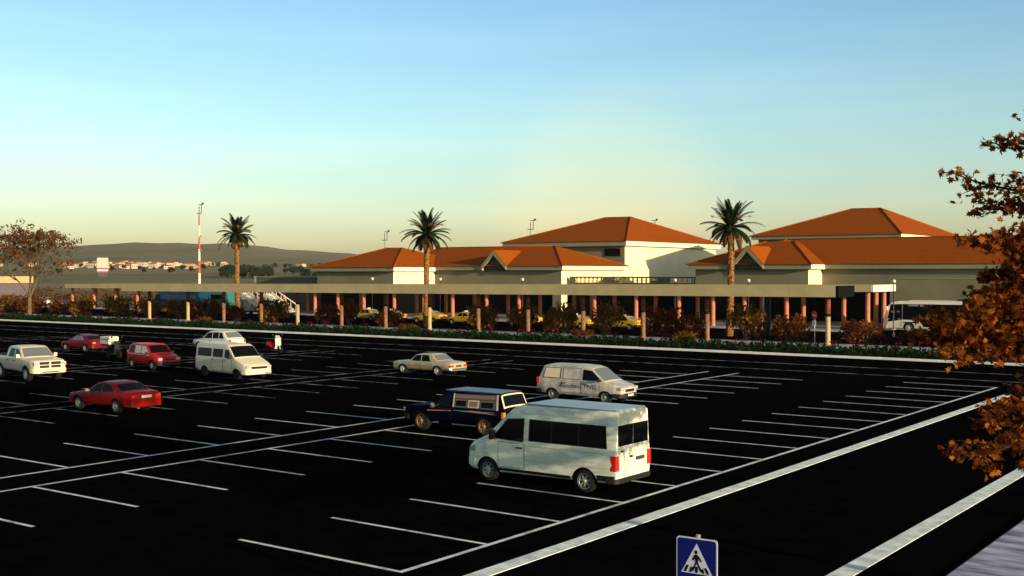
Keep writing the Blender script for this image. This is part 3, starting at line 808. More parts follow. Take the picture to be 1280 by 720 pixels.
# --- red saloon, tail towards the camera
c = Car('red_saloon', 'red saloon with a cream rear number plate, parked left of the near white lines', 'car', M['p_red'], 4.5,
        [(0, .60), (.05, .70), (.25, .76), (1.35, .90), (2.05, 1.33), (2.35, 1.40), (2.95, 1.39), (3.25, 1.32), (3.85, 1.02), (4.35, 1.0), (4.46, .92), (4.5, .78)],
        [(0, .74), (1.35, .86), (3.8, .96), (4.5, .9)], [(0, .30), (4.5, .34)], [(0, .60), (.08, .70), (.5, .84), (4.1, .86), (4.5, .76)],
        k=.26, wheels=(.88, 3.50), wr=.31, ww=.2)
c.cross('windscreen', 1.42, 2.02, M['glass']); c.cross('rear_window', 3.28, 3.80, M['glass'])
for sg in (1, -1):
    c.side('window', [(1.66, .94), (2.10, 1.27), (2.46, 1.32), (2.46, .96)], M['glass'], sg)
    c.side('window', [(2.54, .96), (2.54, 1.32), (3.02, 1.30), (3.34, 1.0)], M['glass'], sg)
    ya, yb = sorted((sg * .46, sg * .74)); t = c.bx('tail_light', 4.40, 4.515, ya, yb, .74, .88, M['lamp_red'], .02)
    ya, yb = sorted((sg * .40, sg * .62)); c.bx('headlight', -.01, .16, ya, yb, .54, .66, M['lamp_clear'], .04)
c.doors([(1.44, 2.48), (2.51, 3.30)], .40, .86, hm=M['p_red'])
c.bumper(0, .30, .50, M['p_red'], .4, .05); c.bumper(1, .34, .60, M['p_red'], .4, .06); c.mirror(1.66, .94, M['plate'], (.09, .15, .12))
c.bx('number_plate', 4.50, 4.525, -.26, .26, .74, .86, M['plate'], .004)
bm = bmesh.new(); tube(bm, [(-2.1, .45, .30), (-2.33, .45, .30)], .035, 8); bm_obj('exhaust', bm, M['chrome'], c.root)
c.place(-45.65, 32.0, PI, .94); c.root.scale.x = 1.07

# --- crimson car at the far left
c = Car('crimson_coupe', 'crimson rounded car with sky reflecting windows, far left near the lane lines', 'car', M['p_crimson'], 4.3,
        [(0, .60), (.05, .70), (.25, .78), (1.25, .92), (2.0, 1.36), (2.3, 1.42), (2.8, 1.40), (3.2, 1.30), (3.85, 1.02), (4.15, .98), (4.26, .9), (4.3, .76)],
        [(0, .74), (1.25, .88), (3.8, .94), (4.3, .88)], [(0, .30), (4.3, .34)], [(0, .60), (.08, .70), (.5, .83), (3.9, .84), (4.3, .74)],
        k=.26, wheels=(.82, 3.40), wr=.31, ww=.2)
c.cross('windscreen', 1.34, 1.96, M['glass']); c.cross('rear_window', 3.22, 3.80, M['glass'])
for sg in (1, -1):
    c.side('window', [(1.60, .94), (2.06, 1.30), (2.42, 1.34), (2.42, .96)], M['glass_pale'], sg)
    c.side('window', [(2.52, .96), (2.52, 1.34), (2.95, 1.32), (3.3, 1.0)], M['glass_pale'], sg)
    ya, yb = sorted((sg * .46, sg * .72)); c.bx('tail_light', 4.20, 4.315, ya, yb, .70, .86, M['lamp_orange'], .02)
    ya, yb = sorted((sg * .40, sg * .62)); c.bx('headlight', -.01, .16, ya, yb, .54, .66, M['lamp_clear'], .04)
c.doors([(1.36, 2.44), (2.47, 3.20)], .40, .86, hm=M['p_crimson'])
c.bumper(0, .30, .50, M['p_crimson'], .4, .05); c.bumper(1, .34, .60, M['p_crimson'], .4, .06); c.mirror(1.6, .94, M['p_crimson'], (.09, .14, .12))
c.place(-81.6, 54.6, PI, .92)

# --- off white estate behind the cream van
c = Car('estate_car', 'off white estate car half hidden behind the cream passenger van', 'car', M['p_offwhite'], 4.5,
        [(0, .66), (.05, .82), (.25, .90), (1.2, 1.02), (1.85, 1.50), (2.15, 1.60), (3.4, 1.60), (3.7, 1.54), (4.25, 1.06), (4.45, 1.0), (4.5, .85)],
        [(0, .85), (1.2, .98), (4.5, 1.02)], [(0, .34), (4.5, .36)], [(0, .62), (.08, .74), (.5, .86), (4.1, .88), (4.5, .8)],
        k=.2, wheels=(.88, 3.55), wr=.34, ww=.2)
c.cross('windscreen', 1.26, 1.82, M['glass']); c.cross('rear_window', 3.74, 4.18, M['glass_pale'])
for sg in (1, -1):
    c.side('window', [(1.46, 1.03), (1.92, 1.46), (2.44, 1.52), (2.44, 1.04)], M['glass'], sg)
    c.side('window', [(2.52, 1.04), (2.52, 1.52), (3.2, 1.52), (3.2, 1.05)], M['glass'], sg)
    c.side('window', [(3.28, 1.05), (3.28, 1.51), (3.56, 1.50), (3.86, 1.06)], M['glass'], sg)
    ya, yb = sorted((sg * .62, sg * .80)); c.bx('tail_light', 4.38, 4.51, ya, yb, .74, .98, M['lamp_red'], .02)
    ya, yb = sorted((sg * .42, sg * .68)); c.bx('headlight', -.01, .18, ya, yb, .62, .78, M['lamp_clear'], .04)
c.doors([(1.36, 2.46), (2.49, 3.26)], .42, .94)
c.bumper(0, .34, .56, M['trim'], .4, .05); c.bumper(1, .34, .58, M['trim']); c.mirror(1.5, 1.03, M['trim'])
c.place(-72.8, 60.6, PI)

# --- sand coloured pickup with a chrome cross grille at the left edge
c = Car('crew_cab_pickup', 'sand coloured crew cab pickup with a twin dark grille, cut by the left edge', 'pickup truck', M['p_ram'], 5.8,
        [(0, .98), (.05, 1.16), (.22, 1.22), (1.45, 1.30), (2.15, 1.84), (2.45, 1.92), (3.55, 1.92), (3.72, 1.88), (3.86, 1.30), (5.75, 1.28), (5.8, 1.1)],
        [(0, 1.1), (1.45, 1.24), (5.8, 1.26)], [(0, .52), (5.8, .58)], [(0, .86), (.08, .92), (.4, .99), (5.6, 1.0), (5.8, .97)],
        k=.24, wheels=(1.05, 4.65), wr=.42, ww=.27)
c.set_rims(M['rim_white'])
c.cross('windscreen', 1.52, 2.12, M['glass_pale'], margin=.07); c.cross('rear_window', 3.745, 3.84, M['glass'], margin=.1)
for sg in (1, -1):
    c.side('window', [(1.76, 1.32), (2.24, 1.76), (2.66, 1.80), (2.66, 1.32)], M['glass'], sg)
    c.side('window', [(2.78, 1.32), (2.78, 1.80), (3.40, 1.80), (3.52, 1.32)], M['glass'], sg)
    ya, yb = sorted((sg * .66, sg * .93)); c.bx('headlight', -.02, .2, ya, yb, .92, 1.12, M['lamp_clear'], .03)
    ya, yb = sorted((sg * .06, sg * .60)); c.bx('grille', -.045, .03, ya, yb, .98, 1.14, M['trim'], .01)
    c.bx('grille', -.045, .03, ya, yb, .80, .94, M['trim'], .01)
    ya, yb = sorted((sg * .86, sg * .985)); c.bx('tail_light', 5.72, 5.82, ya, yb, .9, 1.2, M['lamp_red'], .015)
c.doors([(1.56, 2.70), (2.73, 3.60)], .62, 1.22)
c.bumper(0, .50, .76, M['p_ram'], .35, .10); c.bumper(1, .56, .72, M['chrome'], .2, .12)
c.bx('tow_hook_trim', -.115, -.06, -.5, .5, .54, .60, M['trim'], .01)
c.mirror(1.82, 1.32, M['p_ram'], (.12, .2, .2))
bm = bmesh.new(); box(bm, -2.82, -1.0, -.78, .78, 1.29, 1.325); bm_obj('cargo_bed_cover', bm, M['trim'], c.root)
c.place(-63.0, 38.5, R(-9))

# --- two small scooters
def scooter(name, label, loc, rz, red):
    t = thing(name, label, 'scooter', loc, rz)
    body = M['p_red2'] if red else M['black']
    for x in (-.62, .62):
        w = bpy.data.objects.new('wheel', None); COL.objects.link(w); w.parent = t; w.location = (x, 0, .25)
        bm = bmesh.new(); lathe(bm, [(.15, -.05), (.22, -.055), (.25, -.03), (.25, .03), (.22, .055), (.15, .05)], 'Y', 20); bm_obj('tyre', bm, M['tyre'], w)
        bm = bmesh.new(); lathe(bm, [(.16, -.03), (.05, -.035), (.05, .035), (.16, .03)], 'Y', 16); bm_obj('rim', bm, M['rim_white'], w)
    bm = bmesh.new()
    tube(bm, [(-.75, 0, .50), (-.5, 0, .56), (-.2, 0, .54), (.0, 0, .40), (.15, 0, .28)], [.08, .24, .27, .20, .12] if red else [.06, .17, .19, .14, .10], 12); bm_obj('body', bm, body, t)
    bm = bmesh.new(); box(bm, -.25, .42, -.15, .15, .22, .28, 0, .03); bm_obj('footboard', bm, M['trim'], t)
    bm = bmesh.new(); tube(bm, [(-.72, 0, .76), (-.4, 0, .78), (-.05, 0, .74)], [.10, .14, .10], 10); bm_obj('seat', bm, M['sign_black'], t)
    bm = bmesh.new(); tube(bm, [(.64, .07, .25), (.50, .07, .62)], .03, 8); tube(bm, [(.64, -.07, .25), (.50, -.07, .62)], .03, 8); tube(bm, [(.52, 0, .55), (.40, 0, 1.02)], .035, 8); bm_obj('fork', bm, M['trim'], t)
    bm = bmesh.new(); tube(bm, [(.34, .34, 1.06), (.40, .1, 1.02), (.40, -.1, 1.02), (.34, -.34, 1.06)], .02, 8); bm_obj('handlebar', bm, M['trim'], t)
    bm = bmesh.new()
    prof = [(.42, .30), (.52, .55), (.50, .85), (.44, 1.02)]
    for (x0, z0), (x1, z1) in zip(prof, prof[1:]):
        for sg in (1, -1):
            w0, w1 = .19, .19
            v = [bm.verts.new(p) for p in ((x0 + .06, 0, z0), (x0 - .08, sg * w0, z0), (x1 - .08, sg * w1, z1), (x1 + .06, 0, z1))]
            bm.faces.new(v if sg < 0 else list(reversed(v)))
    bmesh.ops.remove_doubles(bm, verts=bm.verts, dist=.001); bmesh.ops.solidify(bm, geom=list(bm.faces), thickness=.02)
    bm_obj('leg_shield', bm, M['p_offwhite'] if red else M['trim'], t)
    bm = bmesh.new(); tube(bm, [(.62, 0, .46), (.70, 0, .36), (.74, 0, .22)], [.07, .09, .05], 10); bm_obj('mudguard', bm, M['p_offwhite'] if red else body, t)
    bm = bmesh.new(); lathe(bm, [(.001, .52), (.08, .50), (.085, .44), (.06, .40)], 'X', 14, 0, (0, 0, .92)); bm_obj('headlight', bm, M['lamp_clear'], t)
    for sg in (1, -1):
        bm = bmesh.new(); tube(bm, [(.36, sg * .28, 1.05), (.38, sg * .33, 1.22)], .012, 6)
        lathe(bm, [(.001, .37), (.06, .37), (.06, .40), (.001, .40)], 'X', 12, 0, (0, sg * .34, 1.26)); bm_obj('mirror', bm, M['trim'], t)
    if red:
        bm = bmesh.new(); v = [bm.verts.new(p) for p in ((.48, -.20, 1.0), (.48, .20, 1.0), (.34, .14, 1.22), (.34, -.14, 1.22))]; bm.faces.new(v)
        bmesh.ops.solidify(bm, geom=list(bm.faces), thickness=.012); bm_obj('windshield', bm, M['p_offwhite'], t)
    else:
        bm = bmesh.new(); box(bm, -1.02, .02, -.33, .33, .82, 1.28, 0, .04); b_ = bm_obj('cargo_box', bm, M['plate'], t)
        bm = bmesh.new(); box(bm, -1.04, .04, -.345, .345, 1.10, 1.12); bm_obj('lid_seam', bm, M['trim'], b_)
        bm = bmesh.new(); box(bm, -.95, -.05, -.28, .28, .70, .815); bm_obj('rack', bm, M['trim'], t)
    return t
scooter('delivery_scooter', 'black delivery scooter with a cream cargo box behind its seat', (-73.1, 51.3, 0), R(-6), False).scale = (1.2, 1.2, 1.2)
scooter('motor_scooter', 'small red scooter with a white front shield and windscreen', (-68.0, 62.0, 0), R(-8), True).scale = (1.25, 1.25, 1.1)

# --- taxis in the access road
def make_taxi():
    c = Car('taxi', 'x', 'taxi', M['p_yellow'], 4.5,
        [(0, .64), (.05, .76), (.25, .82), (1.3, .94), (1.95, 1.40), (2.25, 1.46), (2.95, 1.45), (3.25, 1.38), (3.85, 1.06), (4.4, 1.02), (4.5, .84)],
        [(0, .78), (1.3, .90), (4.5, .94)], [(0, .32), (4.5, .34)], [(0, .62), (.08, .72), (.5, .84), (4.1, .85), (4.5, .77)],
        k=.24, wheels=(.88, 3.52), wr=.31, ww=.2)
    c.cross('windscreen', 1.36, 1.92, M['glass_pale']); c.cross('rear_window', 3.28, 3.80, M['glass_pale'])
    for sg in (1, -1):
        c.side('window', [(1.60, .96), (2.02, 1.34), (2.42, 1.38), (2.42, .97)], M['glass'], sg)
        c.side('window', [(2.50, .97), (2.50, 1.38), (2.98, 1.36), (3.34, 1.0)], M['glass'], sg)
        ya, yb = sorted((sg * .46, sg * .74)); c.bx('tail_light', 4.40, 4.515, ya, yb, .68, .86, M['lamp_red'], .02)
        ya, yb = sorted((sg * .42, sg * .64)); c.bx('headlight', -.01, .16, ya, yb, .56, .68, M['lamp_clear'], .04)
    c.doors([(1.40, 2.46), (2.48, 3.28)], .40, .88)
    c.bumper(0, .32, .52, M['trim'], .4, .04); c.bumper(1, .34, .56, M['trim'], .4, .05)
    c.bx('roof_sign', 2.3, 2.5, -.28, .28, 1.49, 1.62, M['globe'], .02)
    return c.root
tx = make_taxi()
taxis = [(-103.6, 110.4, PI, 'leftmost yellow taxi, its tail beside the shrubs left of the middle palm'), (-98.4, 108.8, PI, 'second yellow taxi from the left, left of the middle palm'),
         (-92.6, 109.6, PI, 'yellow taxi directly behind the middle palm trunk'), (-86.6, 109.0, PI, 'fourth yellow taxi from the left, just right of the middle palm'),
         (-78.2, 109.6, PI, 'fifth yellow taxi from the left, largely behind tall shrubs'), (-70.8, 108.6, PI, 'sixth yellow taxi from the left, in front of the lit pillar of the terminal'),
         (-65.0, 109.2, PI, 'rightmost yellow taxi, half hidden behind a round ochre shrub')]
for i, (x, y, rz, lab) in enumerate(taxis):
    o = tx if i == 0 else copy_tree(tx)
    o.location = (x, y, 0); o.rotation_euler = (0, 0, rz); tag(o, lab, 'taxi', 'yellow taxis waiting in front of the terminal')

# --- white touring bus at the right
c = Car('touring_bus', 'white touring bus with dark windows in front of the annex wall', 'bus', M['p_bus'], 12.0,
        [(0, .9), (.06, 1.3), (.5, 2.75), (.9, 3.1), (1.6, 3.2), (11.8, 3.2), (12, 2.9)], [(0, 1.1), (.06, 1.25), (.5, 1.4), (12, 1.4)], [(0, .36), (12, .40)],
        [(0, 1.05), (.15, 1.18), (.5, 1.25), (12, 1.25)], k=.03, wheels=(2.7, 8.8, 10.1), wr=.5, ww=.3, roofround=.15)
c.set_rims(M['rim_white'])
for sg in (1, -1):
    c.side('window', [(.42, 1.04), (.82, 2.86), (2.0, 2.92), (2.0, 1.30)], M['glass'], sg, n=(10, 10))
    c.side('window', [(2.04, 1.32), (2.04, 2.92), (11.8, 2.92), (11.8, 1.15)], M['glass'], sg, n=(20, 8))
    c.side('lower_panel', [(4.2, .60), (3.75, 1.36), (11.8, 1.36), (11.8, .60)], M['glass'], sg, off=.004, n=(20, 6))
    c.side('door_seam', [(1.9, .42), (1.9, 1.28), (1.94, 1.28), (1.94, .42)], M['trim'], sg, off=.012)
    c.side('wheel_arch_trim', [(2.05, .98), (2.12, 1.10), (3.28, 1.10), (3.35, .98)], M['trim'], sg, off=.008)
c.cross('windscreen', .08, .5, M['glass'], margin=.05)
c.bx('roof_unit', 7.4, 10.4, -.95, .95, 3.2, 3.46, M['trim'], .06); c.bx('roof_fairing', 2.6, 11.0, -1.0, 1.0, 3.2, 3.30, M['p_bus'], .04)
c.mirror(.5, 2.3, M['p_bus'], (.12, .25, .35)); c.bumper(0, .38, .75, M['p_bus'], .5, .05)
text('lettering', 'COMFORT  BUS', .22, M['white_letter'], (6 - 3.4, c.ys(3.4, 2.8) + .012, 2.78), (PI / 2, 0, PI), c.root)
text('lettering', 'WC  TV', .26, M['p_silver'], (6 - 1.3, c.ys(1.3, 2.1) + .012, 2.1), (PI / 2, 0, PI), c.root)
c.place(-34.7, 122.0, PI)
c.root.location.z = 0

# --- deep blue coach at the left and a teal coach behind it
def coach(name, label, paint, loc, L, rz, letter=None):
    c = Car(name, label, 'bus', paint, L, [(0, 1.0), (.1, 1.5), (.9, 2.9), (1.4, 3.35), (L - .3, 3.45), (L, 3.2)], [(0, 1.2), (.1, 1.4), (.9, 1.5), (L, 1.5)], .4,
            [(0, 1.05), (.2, 1.2), (.6, 1.25), (L, 1.25)], k=.04, wheels=(2.6, L - 3.0), wr=.5, ww=.3, roofround=.35)
    for sg in (1, -1):
        c.side('window', [(.75, 1.7), (1.2, 2.75), (2.2, 2.8), (2.2, 1.75)], M['glass'], sg)
        c.side('window', [(2.3, 2.1), (2.3, 2.8), (L - .4, 2.8), (L - .4, 2.1)], M['glass'] if letter is None else M['blue_letter2'], sg, n=(14, 4))
        c.side('stripe', [(1.6, 1.0), (2.6, 1.5), (3.0, 1.5), (2.0, 1.0)], M['blue_letter'], sg, off=.01)
    c.cross('windscreen', .15, .85, M['glass'])
    c.bumper(0, .4, .8, paint, .5, .05)
    if letter: text('lettering', letter, .9, M['blue_letter'], (L / 2 - 5.2, c.ys(5, 1.75) + .012, 1.75), (PI / 2, 0, PI), c.root)
    c.place(loc[0], loc[1], rz)
    return c
M['blue_letter2'] = mat('dark_blue_glass', (.008, .035, .075), .2, .4)
coach('blue_coach', 'deep blue coach with pale blue lettering behind the canopy columns', M['p_coach'], (-144.6, 113.2), 11.0, PI, 'Charter')
coach('teal_coach', 'teal coach with dark bands standing behind the blue coach', M['p_teal'], (-142.4, 117.0), 9.0, PI)

# --- white passenger stairs beside the road
def stairs(label, loc, rz):
    t = thing('passenger_stairs', label, 'airstairs', loc, rz, 'white passenger stairs')
    bm = bmesh.new()
    n = 12
    for i in range(n): box(bm, -2.4 + .4 * i, -2.0 + .4 * i, -.6, .6, .70 + .2 * i - .08, .70 + .2 * i)
    box(bm, 2.4, 3.4, -.7, .7, 3.0, 3.1); bm_obj('steps', bm, M['p_offwhite'], t)
    for sg in (1, -1):
        bm = bmesh.new(); y = sg * .66
        v = [(-2.5, .45), (2.4, 2.75), (3.4, 2.75), (3.4, 3.15), (2.4, 3.15), (-2.5, .85)]
        a = [bm.verts.new((x, y, z)) for x, z in v]; b = [bm.verts.new((x, y + sg * .05, z)) for x, z in v]
        bm.faces.new(a); bm.faces.new(list(reversed(b)))
        for i in range(6): bm.faces.new((a[i], b[i], b[(i + 1) % 6], a[(i + 1) % 6]))
        bmesh.ops.recalc_face_normals(bm, faces=list(bm.faces))
        bm_obj('side_panel', bm, M['p_bus'], t)
        bm = bmesh.new()
        tube(bm, [(-2.5, y, .8), (-2.5, y, 1.75), (2.4, y, 4.05), (3.4, y, 4.05), (3.4, y, 3.1)], .07, 8)
        for q in range(1, 6): tube(bm, [(-2.5 + .98 * q, y, .8 + .46 * q), (-2.5 + .98 * q, y, 1.75 + .46 * q)], .04, 6)
        bm_obj('handrail', bm, M['p_bus'], t)
    bm = bmesh.new(); box(bm, -2.6, 2.8, -.8, .8, .42, .62, 0, .04); bm_obj('chassis', bm, M['trim'], t)
    for x in (-1.8, 1.9):
        for sg in (1, -1):
            bm = bmesh.new(); lathe(bm, [(.2, -.1), (.32, -.1), (.32, .1), (.2, .1)], 'Y', 16, 0, (x, sg * .78, .32)); bm_obj('wheel', bm, M['tyre'], t)
    bm = bmesh.new(); box(bm, 1.7, 1.85, -.5, .5, .6, 2.4); box(bm, 2.9, 3.05, -.5, .5, .6, 3.0); bm_obj('support', bm, M['galv'], t)
    return t
stairs('white passenger stairs left of the left palm trunk, low end to the right', (-129.5, 114.6, 0), PI)
stairs('white passenger stairs nearest the terminal, right of the left palm trunk', (-123.4, 113.6, 0), PI)

# --- white cars far left beyond the shrubs
def copy_car(src, label, loc, rz, group=None, paint=None):
    o = copy_tree(src); o.location = loc; o.rotation_euler = (0, 0, rz); tag(o, label, 'car', group)
    if paint:
        for ch in o.children:
            if ch.name.startswith(('body', 'door')):
                ch.data = ch.data.copy(); ch.data.materials[0] = paint
                if ch.name.startswith('body'):
                    for i, m in enumerate(ch.data.materials):
                        if m == M['p_offwhite']: ch.data.materials[i] = paint
    return o
est = [o for o in bpy.data.objects if o.name == 'estate_car'][0]
copy_car(est, 'white car behind the russet shrubs at the far left, only its roof showing', (-155.6, 100.2, 0), PI)
copy_car(est, 'pale car beside the small lilac building at the left edge', (-193.5, 121.0, 0), PI)

# ------------------------------------------------------------------ canopies
def canopy(name, label, x0, x1, y0, y1, zl0, zl1, zr0, zr1, cols, lit_end, two_tone):
    t = thing(name, label, 'canopy', ((x0 + x1) / 2, (y0 + y1) / 2, 0)); ox, oy = t.location.x, t.location.y
    bm = bmesh.new()
    def zz(x): return lerp(zl0, zr0, (x - x0) / (x1 - x0)), lerp(zl1, zr1, (x - x0) / (x1 - x0))
    n = 24
    for i in range(n):
        a, b = lerp(x0, x1, i / n) - ox, lerp(x0, x1, (i + 1) / n) - ox
        za, zb_ = zz(a + ox), zz(b + ox)
        g = .006
        for (ya, yb) in ((y0 - oy, y0 - oy + .22), (y1 - oy - .22, y1 - oy)):
            v = [bm.verts.new(p) for p in ((a + g, ya, za[0]), (b - g, ya, zb_[0]), (b - g, yb, zb_[0]), (a + g, yb, za[0]), (a + g, ya, za[1]), (b - g, ya, zb_[1]), (b - g, yb, zb_[1]), (a + g, yb, za[1]))]
            for f in ((0, 3, 2, 1), (4, 5, 6, 7), (0, 1, 5, 4), (1, 2, 6, 5), (2, 3, 7, 6), (3, 0, 4, 7)): bm.faces.new([v[k] for k in f])
    bm_obj('fascia', bm, M['canopy'], t)
    bm = bmesh.new()
    a, b = x0 - ox, x1 - ox; ya, yb = y0 - oy + .23, y1 - oy - .23
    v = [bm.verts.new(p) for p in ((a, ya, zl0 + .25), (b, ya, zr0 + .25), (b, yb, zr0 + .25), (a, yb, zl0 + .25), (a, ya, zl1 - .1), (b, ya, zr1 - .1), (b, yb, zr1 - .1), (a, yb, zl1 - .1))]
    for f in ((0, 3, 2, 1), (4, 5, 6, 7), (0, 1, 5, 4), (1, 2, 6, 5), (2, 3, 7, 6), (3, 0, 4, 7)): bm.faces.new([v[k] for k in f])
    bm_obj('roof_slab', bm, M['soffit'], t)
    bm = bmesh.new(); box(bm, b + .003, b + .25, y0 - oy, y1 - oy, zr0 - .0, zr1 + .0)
    bm_obj('end_panel', bm, M['fascia_sunlit'] if lit_end else M['black'], t)
    r = .205 if two_tone else .235
    for (cx, cy) in cols:
        z = zz(cx)[0] + .1
        bm = bmesh.new()
        if two_tone:
            lathe(bm, [(r * 1.15, .10), (r * 1.15, .25), (r, .30), (r, 2.45)], 'Z', 18, 0)
            lathe(bm, [(r * 1.02, 2.45), (r * 1.14, 2.5), (r * 1.14, 2.66), (r * 1.02, 2.72)], 'Z', 18, 2)
            lathe(bm, [(r, 2.72), (r, z)], 'Z', 18, 1)
            ms = [M['cream_col'] if min(abs(cx - q) for q in (-127.66, -119.93, -100.21, -80.24, -36.62)) < .1 else M['shaded_cream_col'], M['terra_dark'], M['collar']]  # unlisted lower shafts take the painted leaf-shade colour
        else:
            lathe(bm, [(r * 1.2, .10), (r * 1.2, .28), (r * 1.05, .34), (r * 1.05, z - .2), (r * 1.25, z - .12), (r * 1.25, z)], 'Z', 18, 1)
            ms = [M['cream_col'], M['terra'], M['collar']]
        o = bm_obj('column', bm, ms, t); o.location = (cx - ox, cy - oy, 0)
    return t
fx = [-127.66, -119.93, -113.13, -106.39, -100.21, -93.15, -86.5, -80.24, -73.71, -67.47, -60.96, -54.36, -47.8, -41.99, -36.62]
canopy('walkway_canopy', 'long flat roofed walkway canopy behind the shrubs on two tone columns, nearer one', -131.5, -35.4, 93.5, 97.2, 3.72, 4.66, 4.12, 5.06,
       [(x, 95.0) for x in fx if abs(x + 41.99) > .1], False, True)
rx = [-183.2, -176.9, -170.8, -164.9, -158.6, -152.6, -146.8, -141.18, -135.4, -129.7, -123.27, -118.67, -113.63, -107.94, -102.6, -97.64, -92.0, -86.84, -75.6, -69.8, -64.14, -59.82, -55.98, -51.03, -46.4, -42.1]
cols = [(x, 120.3) for x in rx] + [(x, 125.0) for x in rx[:-1]] + [(-42.1, 122.8), (-42.1, 125.3), (-82.9, 127.0), (-81.6, 127.0), (-80.2, 127.0)]
canopy('platform_canopy', 'long low canopy on terracotta columns along the terminal, farther one with a sunlit end', -183.5, -41.3, 119.0, 126.0, 3.42, 4.12, 4.15, 4.86, cols, True, False)

# ------------------------------------------------------------------ terminal buildings
def hip(bm, x0, x1, y0, y1, ze, rxa, rxb, ry, zr):
    a, b, c_, d_ = [bm.verts.new(p) for p in ((x0, y0, ze), (x1, y0, ze), (x1, y1, ze), (x0, y1, ze))]
    r0, r1 = bm.verts.new((rxa, ry, zr)), bm.verts.new((rxb, ry, zr))
    for f in ((a, b, r1, r0), (b, c_, r1), (c_, d_, r0, r1), (d_, a, r0)): bm.faces.new(f)
    bm.faces.new((a, d_, c_, b))

def caps(t, x0, x1, y0, y1, ze, rxa, rxb, ry, zr):
    def fn(bm):
        for a, b in (((x0, y0, ze), (rxa, ry, zr)), ((x0, y1, ze), (rxa, ry, zr)), ((x1, y0, ze), (rxb, ry, zr)), ((x1, y1, ze), (rxb, ry, zr)), ((rxa, ry, zr), (rxb, ry, zr))):
            tube(bm, [a, b], .11, 6)
    local(t, fn, 'ridge_caps', M['roof'])

def eave(bm, x0, x1, y0, y1, z0, z1, t=.25, cut=None):
    if cut: box(bm, x0, cut[0], y0, y0 + t, z0, z1); box(bm, cut[1], x1, y0, y0 + t, z0, z1)
    else: box(bm, x0, x1, y0, y0 + t, z0, z1)
    box(bm, x0, x1, y1 - t, y1, z0, z1)
    box(bm, x0, x0 + t, y0 + t + .002, y1 - t - .002, z0, z1); box(bm, x1 - t, x1, y0 + t + .002, y1 - t - .002, z0, z1)

def gable(t, xc, yf, zb, zp, hw, depth, zwall):
    """front gable: raking fascia, dark recessed tympanum, little tiled roof"""
    bm = bmesh.new()
    th = .55
    for sg in (1, -1):
        p = [(xc, zp), (xc + sg * hw, zb), (xc + sg * hw, zb - th), (xc, zp - th * 1.25)]
        a = [bm.verts.new((x, yf - .30, z)) for x, z in p]; b = [bm.verts.new((x, yf + .05, z)) for x, z in p]
        bm.faces.new(a if sg > 0 else list(reversed(a))); bm.faces.new(b if sg < 0 else list(reversed(b)))
        for i in range(4): bm.faces.new((a[i], a[(i + 1) % 4], b[(i + 1) % 4], b[i]))
    bmesh.ops.recalc_face_normals(bm, faces=list(bm.faces))
    bm_obj('gable_fascia', bm, M['fascia'], t)
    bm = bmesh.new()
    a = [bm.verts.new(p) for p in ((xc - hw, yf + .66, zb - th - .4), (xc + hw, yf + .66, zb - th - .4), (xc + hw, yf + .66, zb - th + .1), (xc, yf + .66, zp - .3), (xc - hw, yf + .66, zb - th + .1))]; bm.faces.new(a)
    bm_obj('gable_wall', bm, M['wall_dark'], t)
    bm = bmesh.new()
    for sg in (1, -1):
        v = [bm.verts.new(p) for p in ((xc, yf - .32, zp + .06), (xc + sg * (hw + .1), yf - .32, zb + .0), (xc + sg * (hw + .1), yf + depth, zb + .0), (xc, yf + depth, zp + .06))]
        bm.faces.new(v if sg > 0 else list(reversed(v)))
    bm_obj('gable_roof', bm, M['roof'], t)

def local(t, fn, name, m):
    bm = bmesh.new(); fn(bm)
    bmesh.ops.translate(bm, verts=bm.verts, vec=-Vector(t.location))
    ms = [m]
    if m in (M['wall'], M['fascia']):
        ms = [m, M['wall_sunlit'] if m == M['wall'] else M['fascia_sunlit']]
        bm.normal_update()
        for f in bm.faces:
            if f.normal.x > .9: f.material_index = 1  # faces towards the sun take the painted sunlit copy
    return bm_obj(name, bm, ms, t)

# left terminal: projecting left block and the long block with the gable
t = thing('terminal_building', 'low gabled terminal block with orange hipped roof, left of the middle hall', 'building', (-110, 145, 0))
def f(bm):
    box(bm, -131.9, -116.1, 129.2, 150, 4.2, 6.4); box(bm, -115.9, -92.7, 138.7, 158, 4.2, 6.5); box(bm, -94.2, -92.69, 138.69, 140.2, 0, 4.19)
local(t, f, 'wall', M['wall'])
def f(bm): box(bm, -131.5, -116.5, 129.6, 150, 0, 4.19); box(bm, -116.4, -94.3, 139.2, 158, 0, 4.19)
local(t, f, 'shade_black_glazing', M['shade_glazing'])
local(t, lambda bm: eave(bm, -132.7, -115.4, 128.5, 149, 6.30, 6.92), 'fascia', M['fascia'])
local(t, lambda bm: (eave(bm, -115.39, -92.05, 138.0, 156.0, 6.46, 7.08, cut=(-106.3, -101.9))), 'fascia', M['fascia'])
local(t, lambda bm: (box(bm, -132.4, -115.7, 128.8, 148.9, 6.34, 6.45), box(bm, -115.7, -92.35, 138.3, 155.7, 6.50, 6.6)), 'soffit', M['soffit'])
local(t, lambda bm: hip(bm, -132.9, -115.2, 128.3, 150, 6.93, -125.8, -122.4, 138.2, 9.95), 'roof', M['roof'])
caps(t, -132.9, -115.2, 128.3, 150, 6.93, -125.8, -122.4, 138.2, 9.95)
local(t, lambda bm: hip(bm, -126, -91.85, 137.8, 156.2, 7.09, -122, -99.5, 147, 10.12), 'roof', M['roof'])
caps(t, -126, -91.85, 137.8, 156.2, 7.09, -122, -99.5, 147, 10.12)
g = bpy.data.objects.new('gable', None); COL.objects.link(g); g.parent = t; g.location = -Vector(t.location)
gable(g, -104.1, 138.0, 7.12, 9.4, 2.25, 6.5, 6.5)

